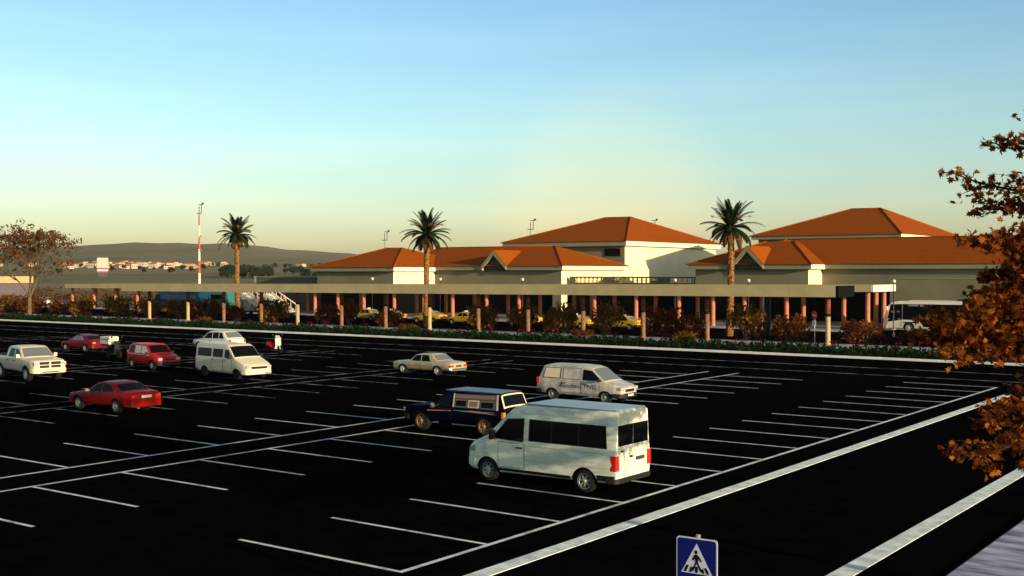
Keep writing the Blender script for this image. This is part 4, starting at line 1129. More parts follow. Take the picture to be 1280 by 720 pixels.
# tall hall
t = thing('terminal_hall', 'tall hall with a pyramid orange roof and one small black window, in the middle', 'building', (-104, 172, 0))
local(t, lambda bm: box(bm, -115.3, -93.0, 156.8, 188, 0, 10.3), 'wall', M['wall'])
local(t, lambda bm: eave(bm, -116.0, -92.3, 156, 188.7, 10.25, 11.0), 'fascia', M['fascia'])
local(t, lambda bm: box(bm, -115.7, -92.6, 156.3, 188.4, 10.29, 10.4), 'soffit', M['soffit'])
local(t, lambda bm: hip(bm, -116.2, -92.1, 155.8, 188.9, 11.01, -106.1, -101.0, 172, 15.5), 'roof', M['roof'])
caps(t, -116.2, -92.1, 155.8, 188.9, 11.01, -106.1, -101.0, 172, 15.5)
w = local(t, lambda bm: box(bm, -96.6, -93.8, 156.70, 156.79, 8.7, 9.85), 'window', M['black'])
local(t, lambda bm: (box(bm, -96.75, -93.65, 156.74, 156.797, 8.55, 8.698)), 'sill', M['wall_dark']).parent = t

# terrace link with baluster openings
t = thing('terrace_wall', 'terrace wall with ochre balusters between the two terminal blocks', 'building', (-82, 140, 0))
def f(bm):
    box(bm, -92.15, -72.0, 140, 140.4, 4.3, 4.72); box(bm, -92.15, -72.0, 140, 140.4, 5.36, 5.55)
    for a, b in ((-92.15, -91.4), (-86.6, -85.0), (-78.0, -76.2), (-72.4, -72.0)): box(bm, a, b, 140.002, 140.398, 4.721, 5.359)
    for a, b in ((-85.0, -84.2), (-79.0, -78.0)): box(bm, a, b, 140.002, 140.398, 4.721, 5.0)
    box(bm, -92.15, -72.0, 140.401, 156, 4.3, 4.5)
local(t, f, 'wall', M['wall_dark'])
local(t, lambda bm: box(bm, -91.8, -72.2, 140.6, 156, 0, 4.29), 'shade_black_glazing', M['shade_glazing'])  # black fill painted for the shade under the terrace
def f(bm):
    for a, b in ((-91.4, -86.6), (-85.0, -78.0), (-76.2, -72.4)):
        n = int((b - a) / .68)
        for i in range(n):
            x = a + (i + .5) * (b - a) / n
            lathe(bm, [(.13, 4.72), (.13, 4.78), (.08, 4.82), (.19, 4.98), (.10, 5.2), (.13, 5.3), (.13, 5.36)], 'Z', 8, 0, (x, 140.2, 0))
local(t, f, 'balustrade', M['bal_b'])

# right terminal: low block with gable, long recessed block
t = thing('terminal_building', 'long low gabled terminal block with orange roof, right of the right palm', 'building', (-50, 148, 0))
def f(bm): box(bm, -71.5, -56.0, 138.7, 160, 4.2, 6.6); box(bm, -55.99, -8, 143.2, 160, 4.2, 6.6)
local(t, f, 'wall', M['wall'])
local(t, lambda bm: (box(bm, -71.2, -56.3, 139.1, 160, 0, 4.19), box(bm, -56.2, -8.2, 143.6, 160, 0, 4.19)), 'shade_black_glazing', M['shade_glazing'])
local(t, lambda bm: eave(bm, -72.2, -55.35, 138.0, 158, 6.55, 7.16, cut=(-65.95, -61.65)), 'fascia', M['fascia'])
local(t, lambda bm: (box(bm, -55.34, -7, 142.5, 142.75, 6.6, 7.22), box(bm, -7.25, -7, 142.76, 162, 6.6, 7.22)), 'fascia', M['fascia'])
local(t, lambda bm: (box(bm, -71.9, -55.6, 138.3, 150, 6.60, 6.7), box(bm, -55.33, -7.3, 142.76, 150, 6.64, 6.75)), 'soffit', M['soffit'])
def f(bm):
    hip(bm, -72.4, -55.15, 137.8, 158, 7.17, -65.6, -61.9, 148, 10.3)
local(t, f, 'roof', M['roof'])
caps(t, -72.4, -55.15, 137.8, 158, 7.17, -65.6, -61.9, 148, 10.3)
local(t, lambda bm: hip(bm, -68, -6.8, 142.3, 162, 7.23, -64, -14, 151, 10.62), 'roof', M['roof'])
caps(t, -68, -6.8, 142.3, 162, 7.23, -64, -14, 151, 10.62)
g = bpy.data.objects.new('gable', None); COL.objects.link(g); g.parent = t; g.location = -Vector(t.location)
gable(g, -63.8, 138.0, 7.16, 9.5, 2.2, 6.5, 6.5)

t = thing('terminal_hall', 'tall hall with an orange hipped roof behind the right hand terminal block', 'building', (-62, 176, 0))
local(t, lambda bm: box(bm, -72.6, -52.2, 160.8, 190, 0, 11.0), 'wall', M['wall'])
local(t, lambda bm: eave(bm, -73.4, -51.4, 160, 190.8, 10.95, 11.42), 'fascia', M['fascia'])
local(t, lambda bm: box(bm, -73.1, -51.7, 160.3, 190.5, 10.98, 11.05), 'soffit', M['soffit'])
local(t, lambda bm: hip(bm, -73.6, -51.2, 159.8, 191, 11.43, -63.9, -59.4, 175, 15.8), 'roof', M['roof'])
caps(t, -73.6, -51.2, 159.8, 191, 11.43, -63.9, -59.4, 175, 15.8)

t = thing('annex_building', 'plain flat roofed annex wall behind the white touring bus', 'building', (-20, 136, 0))
local(t, lambda bm: box(bm, -43.0, -6, 130, 143.1, 0, 5.42), 'wall', M['wall'])
local(t, lambda bm: box(bm, -43.05, -5.9, 129.95, 143.1, 5.421, 5.50), 'coping', M['fascia'])
t = thing('annex_building', 'long low flat roofed annex at the left end of the terminal', 'building', (-142, 138, 0))
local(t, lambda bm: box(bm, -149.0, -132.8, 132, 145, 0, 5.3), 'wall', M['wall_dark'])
local(t, lambda bm: box(bm, -149.1, -132.79, 131.9, 145.1, 5.301, 5.52), 'coping', M['fascia'])

t = thing('lilac_building', 'small lilac building with a sunlit cream roof edge at the left edge', 'building', (-199, 118, 0))
local(t, lambda bm: box(bm, -222, -200.5, 115, 123, 0, 4.2), 'wall', M['lilac_wall'])
local(t, lambda bm: (box(bm, -222.3, -200.2, 114.7, 123.3, 4.201, 5.4)), 'roof', M['cream_col'])
local(t, lambda bm: box(bm, -203.6, -202.4, 114.95, 114.998, 0, 2.2), 'door', M['black'])

# fence behind the far canopy
t = thing('metal_fence', 'dark wire fence behind the far canopy at the left', 'fence', (-190, 133, 0))
for i in range(26):
    bm = bmesh.new(); tube(bm, [(-40 + 3.0 * i, 0, 0), (-40 + 3.0 * i, 0, 2.6)], .06, 6); bm_obj('post', bm, M['post_dark'], t)
bm = bmesh.new()
for z in (.3, .9, 1.5, 2.1, 2.5): box(bm, -40, 35, -.02, .02, z - .02, z + .02)
bm_obj('wire', bm, M['post_dark'], t)

# ------------------------------------------------------------------ lamps, masts, signs
t0 = None
for i, (x, lab) in enumerate(((-104.76, 'white globe lamp post above the canopy, leftmost of the six'), (-93.3, 'white globe lamp post just right of the middle palm trunk'), (-80.7, 'white globe lamp post in front of the gable block, right of the gable'),
              (-60.45, 'white globe lamp post in front of the terrace balusters'), (-51.9, 'white globe lamp post just right of the right palm trunk'), (-36.85, 'white globe lamp post beside the annex wall, rightmost of the six'))):
    if t0 is None:
        t0 = o = thing('globe_lamp', lab, 'lamp post')
        bm = bmesh.new(); lathe(bm, [(.12, 0), (.12, .3), (.055, .4), (.045, 5.1), (.10, 5.12), (.10, 5.2)], 'Z', 12); bm_obj('pole', bm, M['post_dark'], o)
        bm = bmesh.new(); bmesh.ops.create_uvsphere(bm, u_segments=16, v_segments=10, radius=.20)
        for v in bm.verts: v.co.z += 5.36
        bm_obj('lamp_shade', bm, M['globe'], o, True)
        bm = bmesh.new(); lathe(bm, [(.10, 5.54), (.05, 5.62), (.001, 5.66)], 'Z', 10); bm_obj('cap', bm, M['post_dark'], o)
    else: o = copy_tree(t0)
    o.location = (x, 112.5, -.05); tag(o, lab, 'lamp post', 'globe lamps between the two canopies')

def mast(name, label, x, y, h, bands, r=.32):
    t = thing(name, label, 'mast', (x, y, 0))
    n = 7
    for i in range(n):
        bm = bmesh.new(); a, b = h * i / n, h * (i + 1) / n
        lathe(bm, [(r * (1 - .5 * a / h), a), (r * (1 - .5 * b / h), b - .003)], 'Z', 10)
        bm_obj('section', bm, (M['mast_red'] if i % 2 == 0 else M['mast_white']) if bands else M['galv'], t)
    bm = bmesh.new()
    box(bm, -.9, .9, -.06, .06, h - .1, h + .06); box(bm, -.06, .06, -.06, .06, h, h + 1.8); box(bm, .8, .92, -.06, .06, h, h + 2.2); box(bm, -.1, 1.6, -.06, .06, h + 2.1, h + 2.25)
    box(bm, 1.2, 1.6, -.2, .2, h + 2.25, h + 2.6, 0); bm_obj('lamp_bracket', bm, M['post_dark'], t)
    for z in (h * .55, h * .72):
        bm = bmesh.new(); box(bm, .2, .8, -.15, .15, z, z + .3); bm_obj('box', bm, M['mast_red'] if bands else M['galv'], t)
    return t
mast('floodlight_mast', 'tall red and white banded mast left of the left palm', -235.4, 190, 20.8, True, .36)
mast('floodlight_mast', 'thin grey mast rising behind the low roof left of the middle palm', -209.7, 230, 14.6, False, .22)
mast('floodlight_mast', 'thin grey mast left of the middle hall roof', -169.7, 240, 16.9, False, .22)
mast('floodlight_mast', 'thin grey mast tip showing over the middle hall roof', -146.3, 260, 17.0, False, .22)

t = thing('road_sign', 'red round road sign with a white plate on a grey pole by the path', 'road sign', (-38.3, 96.3, .1), R(-36))
bm = bmesh.new(); tube(bm, [(0, 0, 0), (0, 0, 2.75)], .04, 8); bm_obj('pole', bm, M['galv'], t)
bm = bmesh.new(); lathe(bm, [(.001, -.06), (.38, -.06), (.38, -.04), (.001, -.04)], 'Y', 24, 0, (0, 0, 2.4)); f_ = bm_obj('sign_face', bm, M['sign_red'], t)
bm = bmesh.new(); box(bm, -.22, .22, -.072, -.062, 2.34, 2.46); bm_obj('white_bar', bm, M['white_letter'], f_)
bm = bmesh.new(); box(bm, -.26, .26, -.06, -.045, 1.55, 1.95, 0); bm_obj('plate', bm, M['white_letter'], t)

t = thing('information_totem', 'narrow dark totem board beside a grey pole under the canopy', 'sign', (-47.3, 107, 0))
bm = bmesh.new(); box(bm, -.25, .25, -.12, .12, 0, 3.9, 0, .02); bm_obj('panel', bm, M['black'], t)
bm = bmesh.new(); tube(bm, [(-.45, 0, 0), (-.45, 0, 4.2)], .07, 8); bm_obj('pole', bm, M['galv'], t)

# pedestrian crossing sign near the camera
t = thing('crossing_sign', 'blue square pedestrian crossing sign at the bottom of the picture', 'road sign', (-7.92, 15.42, 0), R(3))
bm = bmesh.new(); tube(bm, [(0, .05, 0), (0, .05, 2.33)], .033, 12); lathe(bm, [(.04, 2.32), (.03, 2.345), (.001, 2.35)], 'Z', 12, 0, (0, .05, 0)); bm_obj('pole', bm, M['galv'], t)
def rrect(w, h, r, n=6):
    P = []
    for cx, cz, a0 in ((w - r, h - r, 0), (-w + r, h - r, 90), (-w + r, -h + r, 180), (w - r, -h + r, 270)):
        for i in range(n + 1): P.append((cx + r * math.cos(R(a0 + 90 * i / n)), cz + r * math.sin(R(a0 + 90 * i / n))))
    return P
def plate(bm, pts, y, th, zc):
    a = [bm.verts.new((x, y, z + zc)) for x, z in pts]; b = [bm.verts.new((x, y + th, z + zc)) for x, z in pts]
    bm.faces.new(a); bm.faces.new(list(reversed(b)))
    for i in range(len(pts)): bm.faces.new((a[i], b[i], b[(i + 1) % len(pts)], a[(i + 1) % len(pts)]))
    bmesh.ops.recalc_face_normals(bm, faces=list(bm.faces))
ZC = 1.98
bm = bmesh.new(); plate(bm, rrect(.325, .325, .05), 0, .012, ZC); brd = bm_obj('border', bm, M['sign_white'], t)
bm = bmesh.new(); plate(bm, rrect(.305, .305, .045), -.003, .002, ZC); bl = bm_obj('blue_panel', bm, M['sign_blue'], t)
bm = bmesh.new(); plate(bm, [(-.245, -.20), (.245, -.20), (.0, .245)], -.006, .002, ZC); tr = bm_obj('white_triangle', bm, M['sign_white'], bl)
bm = bmesh.new(); y = -.009
plate(bm, [(-.008 + .026 * math.cos(2 * PI * k / 16), .115 + .028 * math.sin(2 * PI * k / 16)) for k in range(16)], y, .002, ZC)
plate(bm, [(-.02, .082), (.012, .082), (.05, .045), (.085, -.012), (.066, -.024), (.03, .02), (.022, -.03), (.06, -.10), (.095, -.165), (.062, -.168), (.002, -.05), (-.055, -.168), (-.092, -.165), (-.035, -.08), (-.018, -.03), (-.022, .02), (-.05, -.012), (-.07, .002), (-.045, .055)], y, .002, ZC)
bm_obj('walking_figure', bm, M['sign_black'], bl)
for x0, x1, dx, z1 in ((-.205, -.165, .045, -.085), (-.118, -.078, .03, -.105), (-.022, .022, .0, -.095), (.092, .128, -.02, -.12), (.165, .205, -.045, -.10)):
    bm = bmesh.new(); plate(bm, [(x0, -.185), (x1, -.185), (x1 + dx, z1), (x0 + dx, z1)], y - .001, .002, ZC)
    bm_obj('crossing_stripe', bm, M['sign_black'], bl)
bm = bmesh.new(); box(bm, -.05, .05, .013, .09, ZC + .15, ZC + .19); box(bm, -.05, .05, .013, .09, ZC - .2, ZC - .16); bm_obj('bracket', bm, M['galv'], t)

# far billboard tower and utility cabin on the plain
t = thing('billboard', 'pale billboard with a red band on a grey base, far out on the plain', 'billboard', (-609, 420, 0), R(62))
bm = bmesh.new(); box(bm, -5.2, 5.2, -1, 1, 9.0, 15.5, 0, .4); bm_obj('panel', bm, M['house_a'], t)
bm = bmesh.new(); box(bm, -5.0, 5.0, -1.1, 1.1, 6.4, 8.99); bm_obj('red_band', bm, M['sign_red'], t)
bm = bmesh.new(); box(bm, -4.9, 4.9, -1.12, -1.101, 7.2, 8.0); bm_obj('white_stripe', bm, M['white_letter'], t)
bm = bmesh.new(); box(bm, -4.2, 4.2, -.9, .9, 0, 6.39); bm_obj('base', bm, mat('slate_base', (.06, .075, .10), .9, .1), t); t.scale = (.62, .62, .95)

# ------------------------------------------------------------------ vegetation
def palm(name, label, x, y, h, seed, scale=1.0):
    rnd = random.Random(seed)
    t = thing(name, label, 'palm tree', (x, y, 0), group='palms between the canopies')
    bm = bmesh.new(); n = 46; pts = []; rr = []
    lx, ly = rnd.uniform(-.3, .3), rnd.uniform(-.3, .3)
    rings = []
    for i in range(n + 1):
        u = i / n; z = h * u
        r = .38 - .08 * min(1, u * 3) + .06 * max(0, u - .8) * 5
        r *= 1 + (.10 if i % 2 else -.05)
        cx, cy = lx * math.sin(u * 2.2), ly * math.sin(u * 2)
        ring = []
        for k in range(14):
            a = 2 * PI * (k + .5 * (i % 2)) / 14
            q = r * (1 + .10 * rnd.uniform(-1, 1))
            ring.append(bm.verts.new((cx + q * math.cos(a), cy + q * math.sin(a), z)))
        rings.append(ring)
    for a, b in zip(rings, rings[1:]):
        for k in range(14): bm.faces.new((a[k], a[(k + 1) % 14], b[(k + 1) % 14], b[k]))
    bm.faces.new(rings[-1])
    bm_obj('trunk', bm, M['palm_bark'], t)
    top = Vector((lx * math.sin(2.2), ly * math.sin(2), h))
    def frond(bm, az, el0, L, droop, wid, mi):
        d = Vector((math.cos(az), math.sin(az), 0)); p = top + d * .15; pts = [p.copy()]
        e = el0; N = 12
        tw = rnd.uniform(-.25, .25)
        for i in range(N):
            st = L / N
            p = p + (d * math.cos(e) + Vector((0, 0, math.sin(e)))) * st
            e -= droop * (0.5 + 1.4 * i / N) / N
            pts.append(p.copy())
        tube(bm, pts, [.05 * (1 - i / (N + 1)) + .01 for i in range(N + 1)], 4, mi, False)
        side = Vector((-d.y, d.x, 0))
        for i in range(1, N):
            for q in range(3):
                u = (i + q / 3) / N
                P = pts[i].lerp(pts[i + 1], q / 3)
                ax = (pts[i + 1] - pts[i]).normalized(); up = ax.cross(side).normalized() * -1
                ln = wid * math.sin(PI * min(1, .12 + u * .88)) ** .7 * rnd.uniform(.85, 1.1) + .08
                for sg in (1, -1):
                    ld = (side * sg * .75 + ax * .75 + up * (.25 + tw * sg) - Vector((0, 0, .12))).normalized()
                    w = ax * .085 + up * .03
                    a, b, c_ = bm.verts.new(P - w), bm.verts.new(P + w), bm.verts.new(P + ld * ln)
                    f = bm.faces.new((a, b, c_)); f.material_index = mi
    bm = bmesh.new()
    for k in range(36):
        az = k * 2.399 + rnd.uniform(-.2, .2); u = (k + .5) / 36
        el = R(lerp(86, 56, u / .5) if u < .5 else lerp(40, -20, (u - .5) / .5)) + rnd.uniform(-.12, .12)
        frond(bm, az, el, (2.9 + .35 * math.sin(k)) * scale * rnd.uniform(.85, 1.08), rnd.uniform(.4, .8) + .7 * u, .50 * scale, 0)
    bm_obj('crown', bm, M['frond'], t)
    bm = bmesh.new()
    for k in range(14):
        frond(bm, k * 2.4 + 1, R(rnd.uniform(-50, -18)), rnd.uniform(1.8, 2.6) * scale, rnd.uniform(.5, 1.0), .42 * scale, 0)
    bm_obj('dry_fronds', bm, M['frond_dry'], t)
    bm = bmesh.new()
    for k in range(6):
        az = k * 1.05 + .4; d = Vector((math.cos(az), math.sin(az), 0))
        P = [top + d * .1, top + d * .9 + Vector((0, 0, .9)), top + d * 1.8 + Vector((0, 0, 1.1))]
        tube(bm, P, .018, 4)
        for q in range(16):
            e = P[2] + Vector((rnd.gauss(0, .16), rnd.gauss(0, .16), rnd.gauss(-.1, .14)))
            tube(bm, [P[2], e], .012, 3, cap=False)
    bm_obj('flower_stalks', bm, M['date'], t)
    return t
palm('palm_tree', 'palm at the left, its trunk rising behind the canopy beside the red and white mast', -117.55, 101, 11.0, 3, .95)
palm('palm_tree', 'palm in the middle, in front of the low orange roof', -85.8, 101, 10.5, 8, 1.05)
palm('palm_tree', 'tallest palm at the right, between the two halls', -49.95, 104, 10.5, 15, 1.0)

LEAFP = []
for ang, r in ((90, .62), (72, .34), (52, .50), (38, .27), (8, .54), (-14, .24), (-40, .36), (-80, .16)):
    LEAFP.append((r * math.cos(R(ang)), r * math.sin(R(ang))))
LEAFP = LEAFP + [(-.03, -.16), ] + [(-x, y) for x, y in reversed(LEAFP[1:-1])]
def maple_leaf(bm, p, s, rnd, nm, droop=.5):
    n = Vector((rnd.gauss(0, .8), rnd.gauss(0, .8), rnd.gauss(.5, .7))).normalized()
    u = n.orthogonal().normalized(); u.rotate(Matrix.Rotation(rnd.uniform(0, 2 * PI), 3, n)); v = n.cross(u)
    c = rnd.uniform(.05, .3)
    vs_ = [bm.verts.new(Vector(p) + (u * x + v * y + n * (abs(x) * c - y * y * .2)) * s) for x, y in LEAFP]
    try:
        f = bm.faces.new(vs_); f.material_index = nm
    except ValueError: pass

def limb_path(a, b, sag, rnd, n=7):
    a, b = Vector(a), Vector(b); out = []
    j = Vector((rnd.uniform(-1, 1), rnd.uniform(-1, 1), rnd.uniform(-1, 1))) * (b - a).length * .05
    for i in range(n + 1):
        u = i / n; p = a.lerp(b, u)
        p += Vector((0, 0, sag * math.sin(PI * u))) + j * math.sin(2 * PI * u) * .6
        out.append(p)
    return out

def maple(label, base, limbs, leafsize, per, seed, trunk_h, tr=.17):
    rnd = random.Random(seed)
    t = thing('maple_tree', label, 'tree', base)
    B = Vector(base)
    bm = bmesh.new(); lf = bmesh.new()
    tp = [Vector((0, 0, z)) + Vector((.10 * math.sin(z * .9 + seed), .08 * math.cos(z * .7), 0)) for z in [trunk_h * i / 12 for i in range(13)]]
    tube(bm, tp, [tr * (1.25 if i == 0 else 1 - .8 * i / 12) for i in range(13)], 12)
    tb = bm_obj('trunk', bm, M['bark_dark'], t, True)
    bm = bmesh.new()
    def leaves(P, dens, spread):
        for i in range(len(P) - 1):
            for _ in range(dens):
                q = P[i].lerp(P[i + 1], rnd.random()) + Vector((rnd.gauss(0, spread), rnd.gauss(0, spread), rnd.gauss(-.03, spread * .6)))
                maple_leaf(lf, q, leafsize * rnd.uniform(.65, 1.15), rnd, rnd.choices((0, 1, 2, 3), (3, 4, 3, 2))[0])
    for (tip, z0, dens) in limbs:
        tipv = Vector(tip) - B
        i = max(0, min(11, int(z0 / trunk_h * 12))); a = tp[i].lerp(tp[i + 1], z0 / trunk_h * 12 - i) if i < 12 else tp[12]
        P = limb_path(a, tipv, .25, rnd, 8)
        L = (tipv - a).length
        tube(bm, P, [.05 * (1 - .85 * k / 8) + .006 for k in range(9)], 6)
        leaves(P[4:], int(per * dens), .13)
        for k in range(2, 9):
            for m in range(3):
                d = Vector((rnd.gauss(0, 1), rnd.gauss(0, 1), rnd.gauss(.05, .35)))
                d = (d.normalized() * .75 + (tipv - a).normalized() * .7)
                ln = L * rnd.uniform(.12, .26) * (1.15 - k / 12)
                Q = limb_path(P[k], P[k] + d * ln, .04, rnd, 4)
                tube(bm, Q, [.016, .013, .010, .007, .004], 4, cap=False)
                leaves(Q[1:], int(per * dens * .62), .10)
                if rnd.random() < .6:
                    d2 = (d + Vector((rnd.gauss(0, .6), rnd.gauss(0, .6), rnd.gauss(0, .3)))) * ln * .5
                    Q2 = limb_path(Q[2], Q[2] + d2, .02, rnd, 3)
                    tube(bm, Q2, [.009, .007, .005, .003], 4, cap=False); leaves(Q2[1:], int(per * dens * .6), .08)
    bm_obj('branches', bm, M['bark_dark'], t)
    bm_obj('crown', lf, LO, t)
    return t

def view_pt(px, py, dist):
    """a point of the tree crown measured on the photograph, at its own distance from the camera"""
    x = (px + 26 - 640) / 1466 * dist; z = H - (py - 340) / 1466 * dist
    return (x * math.cos(TH) + dist * math.sin(TH), -x * math.sin(TH) + dist * math.cos(TH), z)
MB_ = (-2.9, 23.0, .14)
rt = random.Random(5)
limbs = []
for px, py, dist, z0, dens in ((1185, 225, 19.3, 6.6, .5), (1205, 262, 20.5, 6.4, .5), (1232, 185, 19.8, 6.8, .5), (1278, 150, 20.5, 7.2, .4), (1285, 235, 18.6, 6.0, .5),
                         (1208, 308, 19.0, 5.6, 1.0), (1226, 345, 20.6, 5.2, 1.3), (1215, 385, 18.8, 5.0, 1.3), (1165, 392, 20.2, 4.9, .8), (1148, 425, 19.2, 4.7, 1.7), (1170, 410, 18.6, 4.7, 1.5), (1215, 365, 19.6, 5.1, 1.5), (1232, 422, 18.4, 4.5, 1.6), (1262, 375, 18.8, 4.9, 1.5), (1200, 425, 21.0, 4.6, 1.8), (1190, 440, 18.2, 4.4, 1.3),
                         (1245, 405, 19.8, 4.6, 1.4), (1255, 330, 19.5, 5.4, 1.3), (1270, 290, 19.0, 5.8, 1.2), (1250, 440, 18.6, 4.2, 1.3), (1200, 572, 17.6, 3.3, .7), (1215, 530, 18.2, 3.6, .7), (1255, 555, 18.4, 3.2, .9), (1245, 505, 18.8, 3.7, .7), (1290, 480, 19.0, 3.8, .9), (1270, 590, 18.6, 3.0, .6)):
    limbs.append((view_pt(px, py, dist), z0, dens))
for k in range(26):
    az = rt.uniform(-1.9, 2.0); z = rt.uniform(3.2, 10.0); r = 4.3 * math.sqrt(max(.1, 1 - ((z - 6) / 4.6) ** 2)) * rt.uniform(.7, 1)
    limbs.append(((MB_[0] + r * math.cos(az), MB_[1] + r * math.sin(az), z), max(2.6, z - 1.2), .7))
for k in range(7):
    limbs.append(((MB_[0] + rt.uniform(-2.2, 1.6), MB_[1] + rt.uniform(2.4, 5.2), rt.uniform(3.1, 5.6)), rt.uniform(2.6, 4.0), .45))
maple('autumn maple with rust and orange lobed leaves reaching in from the right edge', MB_, limbs, .155, 10, 11, 9.0)

def branchy(bm, p, d, L, r, depth, tips, rnd, seg=6):
    n = 4; pts = [p]; dd = d.copy(); q = p
    for i in range(n):
        dd = (dd + Vector((rnd.gauss(0, .10), rnd.gauss(0, .10), rnd.gauss(.03, .06)))).normalized()
        q = q + dd * L / n; pts.append(q)
    tube(bm, pts, [r * (1 - .35 * i / n) for i in range(n + 1)], seg, cap=False)
    if depth == 0: tips.append((pts, L)); return
    k = 3 if depth > 1 else 3
    for j in range(k):
        ax = dd.orthogonal().normalized(); ax.rotate(Matrix.Rotation(2 * PI * j / k + rnd.uniform(-.5, .5), 3, dd))
        nd = (dd * rnd.uniform(.75, 1.0) + ax * rnd.uniform(.5, .85)).normalized()
        branchy(bm, pts[-1 - (j % 2)], nd, L * rnd.uniform(.68, .82), r * .6, depth - 1, tips, rnd, max(4, seg - 1))

def autumn_tree(label, x, y, H_, seed, group=None):
    rnd = random.Random(seed)
    t = thing('autumn_tree', label, 'tree', (x, y, 0), group=group)
    bm = bmesh.new(); tips = []
    tube(bm, [(0, 0, -.1), (.05, 0, H_ * .10), (.0, .05, H_ * .19)], [.34, .27, .24], 10, cap=False)
    bm_obj('trunk', bm, M['bark'], t)
    bm = bmesh.new()
    for j in range(5):
        a = 2 * PI * j / 5 + .4; sp = .30 + .22 * (j % 2)
        branchy(bm, Vector((0, .04, H_ * (.17 + .01 * j))), Vector((math.cos(a) * sp, math.sin(a) * sp, 1)).normalized(), H_ * .235, .14, 4, tips, rnd)
    bm_obj('branches', bm, M['bark'], t)
    lf = bmesh.new(); pts = []
    for P, L in tips:
        if rnd.random() < .30: continue
        c = P[-1]
        for _ in range(rnd.randint(9, 19)): pts.append(tuple(c + Vector((rnd.gauss(0, .30), rnd.gauss(0, .30), rnd.gauss(0, .22)))))
    leaf_cloud(lf, pts, .34, 3, .75, rnd=rnd)
    bm_obj('crown', lf, LT, t)
    return t
autumn_tree('leafy brown autumn tree with a pale forked trunk at the left edge', -146.3, 89.5, 14.6, 4)

# shrubs: three foliage shapes of each colour, each shrub its own object
def shrub_mesh(seed, mats, n=900):
    rnd = random.Random(seed)
    bm = bmesh.new(); pts = []
    for k in range(9):
        a = rnd.uniform(0, 2 * PI); rr = rnd.uniform(.2, .62)
        c = (rr * math.cos(a), rr * math.sin(a), rnd.uniform(.35, .75))
        q = rnd.uniform(.26, .46)
        pts += blob_pts(n // 9, c, (q, q, q * .95), rnd, .2)
    leaf_cloud(bm, pts, .15, 3, .65, rnd=rnd)
    for k in range(40):
        a = rnd.uniform(0, 2 * PI); e = rnd.uniform(.4, 1.3); L = rnd.uniform(.85, 1.12)
        d = Vector((math.cos(a) * math.cos(e), math.sin(a) * math.cos(e), math.sin(e)))
        leaf_cloud(bm, [tuple(d * L * q + Vector((0, 0, .1))) for q in (.8, .88, .95, 1.0)], .11, 3, .5, rnd=rnd)
    me = bpy.data.meshes.new('foliage'); bm.to_mesh(me); bm.free()
    for m in mats: me.materials.append(m)
    sb = bmesh.new()
    for k in range(7):
        a = 2 * PI * k / 7 + rnd.uniform(-.3, .3)
        tube(sb, [(.04 * math.cos(a), .04 * math.sin(a), -.05), (.25 * math.cos(a), .25 * math.sin(a), .4), (.45 * math.cos(a), .45 * math.sin(a), .8)], [.03, .02, .01], 5)
    sm_ = bpy.data.meshes.new('stems'); sb.to_mesh(sm_); sb.free(); sm_.materials.append(M['bark'])
    return me, sm_
SB = [shrub_mesh(s, LB) for s in (1, 2, 3)]; SR = [shrub_mesh(s, LR) for s in (4, 5, 6)]
def shrub(x, y, w, h, colr, label, i):
    me, sm_ = (SB if colr == 'o' else SR)[i % 3]
    t = thing('shrub', label, 'shrub', (x, y, .08), i * 1.3, 'autumn shrubs along the path')
    for n_, m_ in (('foliage', me), ('stems', sm_)):
        o = bpy.data.objects.new(n_, m_); COL.objects.link(o); o.parent = t; k_ = 1.0 if x < -110 else .88; o.scale = (w / 2 * k_, w / 2 * k_, h * (.90 if x < -110 else .86))
    return t
